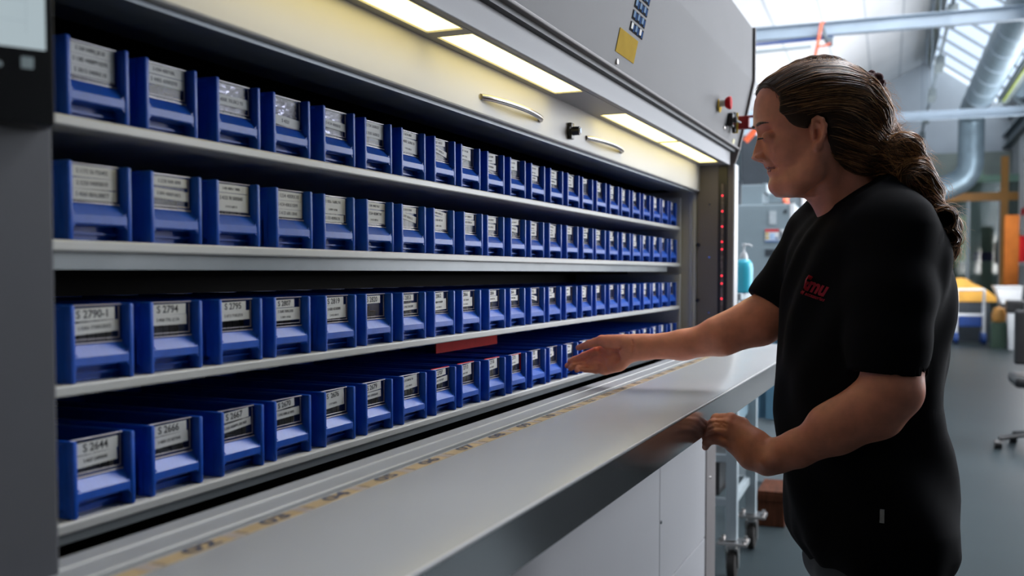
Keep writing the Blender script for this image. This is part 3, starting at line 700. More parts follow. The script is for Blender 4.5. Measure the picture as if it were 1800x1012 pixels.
# pipes with compressed air lines beside the near beam
b = MB(); yA = on_rx(1465, 74, 12.55)[1]; yB = YL_
b.tube([(12.55, yA, 4.07), (12.55, 2.0, 4.05), (12.55, 2.9, 4.05)], 0.018, 8); rsolo(b, 'air_pipe', M['navy'], 'thin blue air pipe running along the near roof beam', 'pipe', smooth=True)
b = MB(); b.tube([(12.53, yA + .25, 3.98), (12.53, 2.0, 3.95), (12.53, 2.9, 3.93)], 0.022, 8); rsolo(b, 'air_pipe', M['cart'], 'thin grey pipe just below the blue one under the near beam', 'pipe', smooth=True)
P = [on_rx(1430, 112, 12.5), on_rx(1437, 80, 12.5), on_rx(1444, 40, 12.5)]
b = MB(); b.tube([P[0] + np.array([0, .05, -.5]), P[0], P[1], P[2], P[2] + np.array([0.02, -0.03, 0.0])], 0.020, 8)
b.tube([on_rx(1436, 82, 12.45), on_rx(1452, 80, 12.45), on_rx(1460, 76, 12.45)], 0.013, 8); rsolo(b, 'air_hose', M['orange_hose'], 'orange hose looping up beside the near roof beam', 'hose', smooth=True)
b = MB(); b.tube([on_rx(1445, 40, 12.52), on_rx(1450, 60, 12.52), on_rx(1453, 76, 12.52)], 0.020, 8)
b.box(12.46, 12.54, on_rx(1464, 70, 12.5)[1], on_rx(1455, 70, 12.5)[1], on_rx(1460, 80, 12.5)[2], on_rx(1460, 66, 12.5)[2]); rsolo(b, 'hose_valve', M['rail'], 'dark valve and hose end on the near roof beam', 'valve')
# wall rail and cable channel on the right wall
b = MB(); z0 = 4.10
b.box(3.0, RX1, YR_ + 0.0, YR_ + 0.16, 4.13, 4.16); b.box(3.0, RX1, YR_ + 0.02, YR_ + 0.05, 4.16, 4.40); b.box(3.0, RX1, YR_, YR_ + 0.16, 4.40, 4.43)
rsolo(b, 'crane_rail', M['rail'], 'dark steel rail running along the top of the right wall', 'rail')
b = MB(); b.box(3.0, RX1 - .1, YR_ + 0.01, YR_ + 0.07, 4.78, 4.84); rsolo(b, 'eave_channel', M['rail'], 'thin dark channel along the eave above the crane rail', 'channel')
# ducts
def arc(c, r, a0, a1, n, plane): 
    out = []
    for i in range(n + 1):
        t = a0 + (a1 - a0) * i / n
        out.append(np.array(c) + np.array([r * cos(t) * plane[0][k] + r * sin(t) * plane[1][k] for k in range(3)]))
    return out
dct = rthing('ventilation_duct', 'large round metal duct that bends down behind the far beam', 'duct', (10, -1.55, 4.55))
b = MB(); yD = -1.55; zD = 4.54
pts = [(x_, yD, zD) for x_ in np.arange(-1, 22.0, 0.8)]
pts += [(22.0 + 0.30 * sin(t), yD, zD - 0.30 + 0.30 * cos(t)) for t in np.linspace(0.2, pi / 2, 6)]
pts += [(22.3, yD, 3.75), (22.3, yD, 3.5)] + [(22.3, yD + 0.45 - 0.45 * cos(t), 3.5 - 0.45 * sin(t)) for t in np.linspace(0.3, 1.15, 5)]
pts += [(22.3, yD + 1.0, 2.75)]
b.tube(pts, 0.25, 24); rp(b, 'duct_pipe', M['duct'], dct, True)
for x_ in np.arange(8, 21.8, 1.1):
    b = MB(); b.tube([(x_ - .02, yD, zD), (x_ + .02, yD, zD)], 0.258, 24); rp(b, 'clamp_ring', M['beam'], dct)
b = MB(); b.tube([(-1, -2.20, 4.62), (20.0, -2.20, 4.62)], 0.22, 24); rsolo(b, 'ventilation_duct', M['duct'], 'second round duct beside the right wall, ending at the far beam', 'duct', smooth=True)
b = MB(); b.box(0, 20.0, -1.97, -1.815, 4.30, 4.40); rsolo(b, 'cable_tray', M['duct_dark'], 'dark cable tray between the two round ducts', 'tray')
b = MB(); b.tube([(3, -1.86, 4.28), (10, -1.86, 4.28), (19.5, -1.86, 4.28)], 0.018, 8); rsolo(b, 'yellow_cable', mat('yellow_green_cable', (0.22, 0.28, 0.03), 0.6, noise=(10, 0.1)), 'yellow-green cable along the underside of the cable tray', 'cable', smooth=True)
b = MB(); q = on_rx(1742, 190, 19.8); b.tube([(20.16, -2.05, 4.52), (20.16, -2.15, 4.40), (20.16, -2.25, 4.30)], 0.05, 10); rsolo(b, 'duct_outlet', M['rail'], 'small dark pipe stub below the end of the second duct', 'pipe', smooth=True)
# row of lamps hanging under the ridge
tr = rthing('lighting_track', 'grey lighting track with square fittings hanging under the ridge', 'lighting track', (15, -0.67, 4.40))
b = MB(); b.box(4.0, 25.0, -0.69, -0.65, 4.40, 4.44); rp(b, 'track', M['rail'], tr)
for X in (9.9, 12.75, 15.7, 18.5, 21.2, 24.0):
    b = MB(); b.box(X, X + 0.75, -0.73, -0.61, 4.28, 4.40); rp(b, 'fitting', mat('fitting_grey', (0.12, 0.15, 0.16), 0.5, noise=(5, 0.1)) if X == 9.9 else bpy.data.materials['fitting_grey'], tr)
    b = MB(); b.cyl((X + 0.4, -0.67, 4.44), (X + 0.4, -0.67, 6.1), 0.008, n=6); rp(b, 'hanger', M['beam'], tr)
b = MB(); yy = on_rx(1618, 60, 16)[1]; b.cyl((16, yy, 5.0), (16, yy, roof_l(yy)), 0.05, n=10); b.cyl((13, yy + .02, 5.0), (13, yy + .02, roof_l(yy)), 0.0, n=4)
b = MB(); b.box(9.0, 25.0, -0.82, -0.76, 6.03, 6.10); rsolo(b, 'ridge_conduit', M['olive'], 'thin dark conduit running just below the roof ridge', 'conduit')

# ---------------- far end: partition with orange frame
XF = 23.5
pt = rthing('glass_partition', 'glazed partition with orange frame at the far end of the hall', 'partition', (XF, -1.5, 0))
yW = YR_
b = MB(); r_ = pxr(1600, 342, 1768, 352, XF); b.box(XF - 0.05, XF + 0.05, yW, 1.2, r_[2], r_[3]); rp(b, 'frame_rail', M['orange'], pt)
b = MB(); r_ = pxr(1760, 275, 1769, 500, XF); b.box(XF - 0.06, XF + 0.06, r_[0], r_[1], 0, r_[3]); rp(b, 'frame_post', M['orange'], pt)
b = MB(); b.box(XF - 0.02, XF + 0.02, yW, 1.2, 0.0, 0.25); rp(b, 'base_panel', M['olive'], pt)
b = MB(); r_ = pxr(1600, 312, 1768, 319, XF); b.box(XF - 0.03, XF + 0.03, yW, 1.2, r_[2], r_[3]); rp(b, 'frame_transom', M['green'], pt)
b = MB(); r_ = pxr(1756, 350, 1759, 500, XF); b.box(XF - 0.03, XF + 0.03, r_[0] , r_[1], 0.2, r_[3]); r_ = pxr(1700, 350, 1703, 500, XF); b.box(XF - 0.02, XF + 0.02, r_[0], r_[1], 0.2, r_[3]); rp(b, 'frame_mullion', M['cart'], pt)
zt = pxr(1600, 342, 1768, 352, XF)[2]
b = MB(); b.box(XF, XF + 0.01, yW, 1.2, 0.25, zt); b.box(XF, XF + 0.01, yW, 1.2, zt + 0.12, zt + 0.42)
rp(b, 'partition_glass', mat('tinted_glass', (0.55, 0.62, 0.58), 0.05, trans=0.03), pt)
b = MB(); pbox(b, 1690, 288, 1728, 314, XF - 0.3, 0.25); rsolo(b, 'green_housing', M['green'], 'pale green box above the glazed partition', 'box')
b = MB(); pbox(b, 1646, 318, 1667, 343, XF - 0.1, 0.05); rsolo(b, 'red_sign', mat('dark_red_sign', (0.30, 0.02, 0.05), 0.5, noise=(6, 0.1)), 'dark red panel above the orange rail beside the braid', 'sign')
b = MB(); b.box(XF + 1.5, XF + 1.6, yW + 0.02, 1.6, 0.02, 4.0)
rsolo(b, 'rear_board', mat('rear_board_mix', (0.34, 0.38, 0.34), 0.8, noise=(0.9, 0.25)), 'blurred olive backdrop behind the glazed partition', 'board')
# garden window in the backdrop: a glowing panel stands in for daylight outside
b = MB(); r_ = pxr(1682, 380, 1702, 470, XF + 1.4)
b.box(XF + 1.44, XF + 1.46, r_[0], r_[1], r_[2], r_[3])
rsolo(b, 'garden_window', mat('glowing_foliage', (0.4, 0.42, 0.25), 0.6, emit=((0.50, 0.50, 0.30), 0.55), noise=(5, 0.6)), 'bright window with greenery seen through the partition', 'window')
# white slatted cladding on the right wall far along
cladd = rthing('slatted_cladding', 'white vertical slatted cladding on the right wall beside the orange post', 'cladding', (19, YR_, 1))
b = MB()
X = 20.75
while X < 23.2:
    b.box(X, X + 0.30, YR_ + 0.001, YR_ + 0.05, 1.4, 4.10); X += 0.45
rp(b, 'slats', M['white_pl'], cladd)
b = MB(); b.box(20.7, 23.3, YR_ + 0.0005, YR_ + 0.012, 1.4, 4.1); rp(b, 'backing', mat('slat_backing', (0.10, 0.11, 0.11), 0.7, noise=(4, 0.1)), cladd)
# orange board, extinguisher, red signs on the right wall
b = MB(); r_ = pxr(1766, 378, 1790, 500, 21.0); b.box(21.0, 21.04, r_[0], r_[1], 0.0, r_[3], c=0.004); rsolo(b, 'orange_board', mat('brown_orange_board', (0.22, 0.065, 0.012), 0.7, spec=0.05, noise=(4, 0.15)), 'upright orange board by the far right corner', 'board')
b = MB(); b.box(21.2, 21.8, YR_ + 0.051, YR_ + 0.06, 2.62, 2.78); rsolo(b, 'red_sign', M['red'], 'upper red safety sign on the right wall', 'sign', 'red safety signs')
b = MB(); b.box(22.2, 22.8, YR_ + 0.051, YR_ + 0.06, 2.42, 2.56); rsolo(b, 'red_sign', M['red'], 'lower red safety sign beside the orange board', 'sign', 'red safety signs')
ex = rthing('fire_extinguisher', 'red fire extinguisher on the right wall near the orange board', 'fire extinguisher', (21.3, -2.42, 1.2))
b = MB(); b.lathe([(0, 0), (0.085, 0.01), (0.085, 0.42), (0.05, 0.50), (0.02, 0.52), (0, 0.52)], 21.3, -2.40, 1.45, n=16); rp(b, 'cylinder', M['red'], ex, True)
b = MB(); b.box(21.26, 21.34, -2.43, -2.37, 1.96, 2.06, c=0.005); b.tube([(21.3, -2.38, 2.0), (21.25, -2.30, 1.9), (21.25, -2.28, 1.6)], 0.015, 6); rp(b, 'valve_hose', M['black'], ex)
b = MB(); b.box(21.15, 21.45, YR_ + 0.05, -2.48, 1.3, 1.85); rp(b, 'bracket', M['white_pl'], ex)
# far clutter (blurred): cart chair, yellow cover, crates, bins
ch = rthing('folding_trolley', 'small white trolley with blue basket and blue wheels on the far floor', 'trolley', (19.0, -2.0, 0))
X = 19.0
y0, y1, _, _ = pxr(1679, 500, 1733, 590, X)
b = MB()
zt_ = 0.95
for yy in (y0 + .03, y1 - .03):
    b.tube([(X, yy, 0.12), (X + 0.1, yy, zt_)], 0.022, 8); b.tube([(X + 0.45, yy, 0.12), (X + 0.1, yy, zt_)], 0.022, 8)
b.tube([(X + 0.1, y0 + .03, zt_), (X + 0.1, y1 - .03, zt_)], 0.022, 8); b.tube([(X + 0.05, y0 + .03, 0.5), (X + .05, y1 - .03, 0.5)], 0.03, 8)
rp(b, 'frame', M['white_pl'], ch, True)
b = MB(); b.box(X + 0.02, X + 0.42, y0 + .06, y1 - .06, 0.30, 0.50, c=0.02); rp(b, 'basket', M['navy'], ch)
for yy in (y0 + .03, y1 - .03):
    for xx in (X, X + .45):
        b = MB(); b.cyl((xx, yy - 0.03, 0.10), (xx, yy + 0.03, 0.10), 0.10, n=16); rp(b, 'wheel', M['navy'], ch)
b = MB(); y0, y1, z0, z1 = pxr(1668, 488, 1750, 530, 19.9)
n_ = 14; prof = []
for i in range(n_ + 1):
    t = i / n_; prof.append((y1 + (y0 - y1) * t, z0 + (z1 - z0) * (0.82 + 0.18 * sin(pi * min(1, t * 2.0))) * (1 - max(0, t - 0.35) ** 1.6 * 1.5)))
prof = [(p_[0], max(p_[1], z0 + 0.03)) for p_ in prof] + [(y0, z0), (y1, z0)]
b.prism(prof, 'x', 19.7, 20.1); rsolo(b, 'yellow_cover', M['yellow_hood'], 'curved yellow cover standing behind the far trolley', 'cover')
b = MB(); b.box(19.72, 20.08, y0 + .1, y1 - .05, 0.0, z0); rsolo(b, 'cabinet', M['slate'], 'dark low cabinet under the yellow cover', 'cabinet')
gm = rthing('workbench_machine', 'grey and white bench machine behind the partition glass', 'machine', (24.0, -1.6, 0))
b = MB(); r_ = pxr(1686, 459, 1752, 500, 24.0); b.box(24.0, 24.6, r_[0], r_[1], 0.0, r_[3], c=0.03); rp(b, 'body', M['white_pl'], gm)
b = MB(); r_ = pxr(1712, 443, 1747, 460, 24.1); b.box(24.1, 24.5, r_[0], r_[1], r_[2], r_[3], c=0.02); rp(b, 'blue_top', M['navy'], gm)
cr = rthing('white_crate', 'white plastic crate by the right wall in the distance', 'crate', (18.6, -2.4, 0.4))
b = MB(); y0, y1, z0, z1 = pxr(1748, 502, 1797, 534, 18.6); b.prism([(y0, z1), (y1, z1), (y1 - 0.12, z0), (y0 + 0.02, z0)], 'x', 18.6, 19.1); rp(b, 'tub', M['white_pl'], cr)
b = MB(); b.box(18.58, 19.12, y0, y1, z1 - 0.03, z1); rp(b, 'rim', M['white_pl'], cr)
b = MB(); b.box(18.62, 19.1, y0 + .02, y1 - .14, 0, z0); rsolo(b, 'cupboard', M['slate'], 'dark cupboard beneath the white crate', 'cupboard')
wb = rthing('waste_bin', 'pale waste bin with black bag near the right wall', 'waste bin', (17.8, -2.35, 0))
b = MB(); y0, y1, z0, z1 = pxr(1772, 545, 1797, 592, 17.8); b.prism([(y0, z1), (y1, z1), (y1 - .03, 0), (y0 + .03, 0)], 'x', 17.8, 18.1); rp(b, 'tub', M['white_pl'], wb)
b = MB(); b.box(17.78, 18.12, y0 - .02, y1 + .02, z1 - 0.05, z1 + 0.16, c=0.03); rp(b, 'bag', M['black'], wb)
b = MB(); r_ = pxr(1748, 528, 1764, 560, 18.2); b.lathe([(0, 0), (0.10, 0.02), (0.12, 0.12), (0.08, 0.24), (0, 0.26)], 18.2, (r_[0] + r_[1]) / 2, 0.42, n=14); o = rsolo(b, 'orange_bundle', M['orange'], 'small orange bundle on a dark box near the waste bin', 'bundle', smooth=True)
b = MB(); b.box(18.0, 18.4, r_[0] - .03, r_[1] + .05, 0, 0.42); rsolo(b, 'box', mat('dark_green_box', (0.02, 0.05, 0.03), 0.6, noise=(5, 0.1)), 'dark green box carrying the orange bundle', 'box')
# swivel chair at the right edge
sc = rthing('swivel_chair', 'black swivel chair cut off by the right edge', 'chair', (6.9, -1.10, 0))
cy = on_rz(1830, 790, 0.0); cxx, cyy = cy[0], cy[1]
e_pt[sc.name] = (cxx, cyy, 0); sc.location = room_pt(cxx, cyy, 0)
b = MB()
for k in range(5):
    a_ = 2 * pi * k / 5 + 0.55
    b.tube([(cxx, cyy, 0.12), (cxx + 0.28 * cos(a_), cyy + 0.28 * sin(a_), 0.075)], 0.017, 8)
b.cyl((cxx, cyy, 0.09), (cxx, cyy, 0.45), 0.028); rp(b, 'base', M['black'], sc)
for k in range(5):
    a_ = 2 * pi * k / 5 + 0.55; b = MB(); x_, y_ = cxx + 0.29 * cos(a_), cyy + 0.29 * sin(a_)
    b.cyl((x_, y_ - 0.025, 0.032), (x_, y_ + 0.025, 0.032), 0.032, n=16); rp(b, 'caster', M['black'], sc)
b = MB(); b.box(cxx - 0.22, cxx + 0.22, cyy - 0.23, cyy + 0.20, 0.45, 0.53, c=0.03); rp(b, 'seat', M['black'], sc)
b = MB(); b.box(cxx + 0.20, cxx + 0.26, cyy - 0.2, cyy + 0.16, 0.58, 0.98, c=0.02); b.tube([(cxx + .1, cyy, 0.47), (cxx + 0.26, cyy, 0.5), (cxx + 0.25, cyy, 0.7)], 0.02, 8); rp(b, 'backrest', M['black'], sc)

# ---------------- behind the storage machine: machining centre, terminal column, cart with bottle
mc = rthing('machining_centre', 'pale grey-blue machining centre behind the end of the storage machine', 'machine', (7.0, 1.2, 0))
X = 7.0
b = MB(); y0, y1, z0, z1 = pxr(1240, 361, 1393, 640, X); b.box(X, X + 1.2, y0, y1, 0.0, z1, c=0.01); rp(b, 'cabinet', M['machine_blue'], mc)
b = MB(); r_ = pxr(1389, 361, 1394, 640, X); b.box(X - 0.004, X + 0.01, r_[0], r_[1], 0.1, z1); rp(b, 'cabinet_edge', M['white_pl'], mc)
b = MB(); pbox(b, 1303, 325, 1341, 362, X + 0.1, 0.5, c=0.006); pbox(b, 1341, 322, 1347, 338, X + 0.1, 0.3); rp(b, 'upper_box', M['machine_blue'], mc)
b = MB(); pbox(b, 1341, 340, 1409, 420, X + 0.45, 0.6, c=0.005); rp(b, 'rear_cabinet', M['machine_blue'], mc)
b = MB(); pbox(b, 1409, 338, 1413, 440, X + 0.44, 0.5); rp(b, 'cabinet_edge', M['white_pl'], mc)
b = MB(); pbox(b, 1341, 357, 1394, 361, X + 0.06, 0.2); rp(b, 'dark_gap', M['black'], mc)
b = MB(); pbox(b, 1413, 340, 1434, 357, X + 0.8, 0.3); rp(b, 'rear_slate', M['slate'], mc)
b = MB(); pbox(b, 1413, 357, 1440, 640, X + 0.9, 0.3); rp(b, 'rear_panel', M['machine_blue'], mc)
b = MB(); pbox(b, 1345, 403, 1369, 425, X - 0.006, 0.006); pbox(b, 1345, 403, 1369, 407, X - 0.008, 0.004, mi=1); pbox(b, 1346, 409, 1351, 413, X - 0.008, 0.004, mi=2); pbox(b, 1346, 416, 1351, 420, X - 0.008, 0.004, mi=2); pbox(b, 1363, 417, 1367, 421, X - 0.008, 0.004, mi=3); pbox(b, 1345, 423, 1369, 425, X - 0.008, 0.004, mi=3); pbox(b, 1353, 410, 1362, 421, X - 0.008, 0.004, mi=4)
o = rp(b, 'warning_sticker', [M['white_pl'], M['red'], M['yellow'], M['blue_glass'], M['pale_blue']], mc)
b = MB(); pbox(b, 1352, 371, 1364, 394, X - 0.006, 0.006); rp(b, 'paper_note', mat('grey_note', (0.38, 0.43, 0.46), 0.6, noise=(30, 0.1)), mc)
b = MB(); pbox(b, 1372, 403, 1378, 424, X - 0.01, 0.01, c=0.003); rp(b, 'door_latch', M['white_pl'], mc)
b = MB(); pbox(b, 1374, 406, 1376, 420, X - 0.014, 0.005); pbox(b, 1379, 368, 1383, 374, X - 0.01, 0.01); rp(b, 'latch_slot', M['slate'], mc)
b = MB(); pbox(b, 1345, 438, 1370, 450, X - 0.006, 0.006); rp(b, 'vent_slot', M['slate'], mc)
b = MB(); pbox(b, 1345, 473, 1370, 486, X - 0.006, 0.006); rp(b, 'vent_slot', M['slate'], mc)
b = MB(); b.tube([on_rx(1384, 361, X + .05), on_rx(1380, 352, X + .2), on_rx(1387, 332, X + .4), on_rx(1395, 300, X + .5)], 0.022, 8)
b.tube([on_rx(1310, 248, X + .3), on_rx(1330, 226, X + .3), on_rx(1350, 200, X + .3)], 0.022, 8); rp(b, 'orange_hose', M['orange_hose'], mc, True)
tw = rthing('control_column', 'tall dark slate control screen above the pale machine', 'control panel', (8.2, 1.2, 0))
b = MB(); pbox(b, 1303, 238, 1385, 325, 8.2, 0.35, c=0.01); rp(b, 'screen_housing', M['slate'], tw)
b = MB(); pbox(b, 1290, 318, 1302, 360, 8.1, 0.3); rp(b, 'side_box', M['slate'], tw)
b = MB(); pbox(b, 1296, 196, 1330, 240, 8.3, 0.3, c=0.01); rp(b, 'top_box', mat('hazy_blue_box', (0.40, 0.50, 0.58), 0.5, noise=(4, 0.05)), tw)
b = MB(); pbox(b, 1290, 240, 1303, 500, 8.45, 0.2); r_ = pxr(1290, 240, 1303, 500, 8.45); b.box(8.45, 8.65, r_[0], r_[1], 0, r_[2]); rp(b, 'column', M['machine_blue'], tw)
# blue strip panels low behind the counter end
cu = rthing('blue_panel_row', 'row of blue vertical panels behind the cart', 'panel', (6.0, 1.0, 0))
b = MB(); X = 6.0
for i, x_ in enumerate(range(1236, 1420, 14)):
    r_ = pxr(x_, 520, x_ + 13, 800, X + 0.02 * (i % 2)); b.box(X + 0.03 * (i % 2), X + 0.1, r_[0], r_[1], 0.38, 1.06)
rp(b, 'panels', M['curtain'], cu)
b = MB(); y0, y1, _, _ = pxr(1236, 800, 1420, 880, X); b.box(X + 0.02, X + 0.12, y0, y1, 0.0, 0.38); rp(b, 'kick_board', M['cart'], cu)
b = MB(); b.box(X - 0.01, X + 0.14, y0, y1, 1.06, 1.09); rp(b, 'top_rail', M['cart'], cu)
# cart
X = 4.02
ca = rthing('steel_cart', 'pale steel cart on swivel castors behind the counter end', 'cart', (X, 0.5, 0))
yl0, yl1, _, _ = pxr(1274, 600, 1295, 900, X)
X2 = 4.50; y20, y21, _, _ = pxr(1310, 600, 1328, 890, X2)
zs = 0.15
cart_w = 0.75
for (xx, ya) in ((X, yl0), (X2, y20)):
    for dy in (0.0, cart_w):
        b = MB(); b.box(xx, xx + 0.045, ya + dy, ya + dy + 0.045, zs + 0.015, 1.14, c=0.002); rp(b, 'leg', M['cart'], ca)
for (xx, ya) in ((X, yl0), (X2, y20)):
    for dy in (0.0, cart_w):
        yc = ya + dy + 0.02; xc = xx + 0.02
        b = MB(); b.box(xc - 0.05, xc + 0.05, yc - 0.065, yc + 0.055, zs, zs + 0.012, c=0.001); b.cyl((xc, yc, zs), (xc, yc, zs - 0.02), 0.022)
        for (u_, v_) in ((-.035, -.05), (.035, -.05), (-.035, .042), (.035, .042)): b.cyl((xc + u_, yc + v_, zs + 0.012), (xc + u_, yc + v_, zs + 0.024), 0.008, n=8)
        b.prism([(xc - 0.015, zs - 0.02), (xc + 0.035, zs - 0.02), (xc + 0.03, 0.045), (xc + 0.0, 0.045)], 'y', yc - 0.026, yc - 0.023); b.prism([(xc - 0.015, zs - 0.02), (xc + 0.035, zs - 0.02), (xc + 0.03, 0.045), (xc, 0.045)], 'y', yc + 0.023, yc + 0.026)
        cp_ = rp(b, 'castor_bracket', M['steel'], ca)
        b = MB(); b.lathe([(0, -0.019), (0.045, -0.019), (0.058, -0.014), (0.060, 0.0), (0.058, 0.014), (0.045, 0.019), (0, 0.019)], xc + 0.012, yc, 0.0605, n=28, axis='y')
        rp(b, 'castor_wheel', M['rubber'], ca, True)
b = MB()
for zz in (0.30, 0.48):
    b.box(X + 0.045, X2 + .0, yl0 + 0.01, yl0 + 0.035, zz, zz + 0.03); b.box(X + 0.01, X + 0.035, yl0 + 0.045, yl0 + cart_w, zz, zz + 0.03); b.box(X2 + 0.01, X2 + .035, y20 + 0.045, y20 + cart_w, zz, zz + 0.03)
rp(b, 'cross_bar', M['cart'], ca)
b = MB(); b.box(X, X2 + 0.045, yl0 - 0.01, y20 + cart_w + .1, 1.14, 1.1655, c=0.003); rp(b, 'top_shelf', M['cart'], ca)
b = MB(); b.box(X + 0.02, X + 0.03, yl0 + 0.05, yl0 + cart_w, 0.60, 1.13); b.box(X + 0.05, X2, yl0 + 0.02, yl0 + 0.03, 0.62, 1.13); rp(b, 'side_sheet', mat('cart_sheet', (0.16, 0.25, 0.30), 0.4, noise=(3, 0.06)), ca)
b = MB(); b.box(X + 0.06, X2 - 0.02, yl0 + 0.08, yl0 + 0.5, 0.33, 0.47, c=0.004); tag(b.build('black_case', M['black'], None, False, ROOM), 'black case lying on the lower shelf of the steel cart', 'case')
# dispenser bottle
q = on_rx(1307, 516, X + 0.12)
bo = rthing('dispenser_bottle', 'cyan pump dispenser bottle standing on the steel cart', 'bottle', (X + 0.12, q[1], 1.166))
b = MB(); w_ = 0.038
prof = [(0.0, 0), (0.030, 0), (0.036, 0.006), (0.037, 0.10), (0.034, 0.122), (0.024, 0.136), (0.014, 0.140), (0.0, 0.140)]
b.lathe(prof, X + 0.12, q[1], 1.166, n=28)
o = rp(b, 'bottle_body', M['cyan'], bo, True)
b = MB(); b.lathe([(0, 0.138), (0.016, 0.138), (0.016, 0.150), (0.010, 0.166), (0.005, 0.168), (0.0045, 0.192), (0.009, 0.194), (0.009, 0.204), (0, 0.205)], X + 0.12, q[1], 1.166, n=20)
b.tube([(X + .12, q[1], 1.364), (X + .12, q[1] - 0.022, 1.364), (X + .12, q[1] - 0.032, 1.357)], 0.0045, 8); rp(b, 'pump', M['white_pl'], bo, True)
b = MB(); b.tube([(X + 0.10, q[1] - 0.052 + 0.012 * cos(t), 1.178 + 0.010 * sin(t)) for t in np.linspace(0, 2 * pi, 14)[:-1]], 0.004, 6, closed=True)
b.box(X + .08, X + .11, q[1] + .037, q[1] + 0.055, 1.1655, 1.20, c=0.004)
tag(b.build('cable_coil', M['navy'], None, True, ROOM), 'small dark blue coil beside the dispenser bottle', 'coil')
# brown wooden box on the floor
q0, q1, z0, z1 = pxr(1331, 862, 1379, 913, 4.95)
b = MB(); b.box(4.95, 5.25, q0, q1, 0.0, z1 * 0.55 + 0.08, c=0.004); b.box(4.945, 5.255, q0 - .004, q1 + .004, 0.13, 0.16); rsolo(b, 'wooden_box', M['wood'], 'small dark brown wooden box on the floor behind the cart', 'box')

# =================================================================== THE PERSON
# local frame: x to the right across the view, y away, z up (metres); skin and clothes are grown from blended volumes
H0 = 1.72
RM3 = np.array([Rr, Fh, Zz])
def J(px, py, h=H0):
    r = ray(px, py); p = Cc + r * (h / (r @ Fh)); return RM3 @ p
def S(px, h=H0): return px * h / FPX        # pixels to metres at distance h

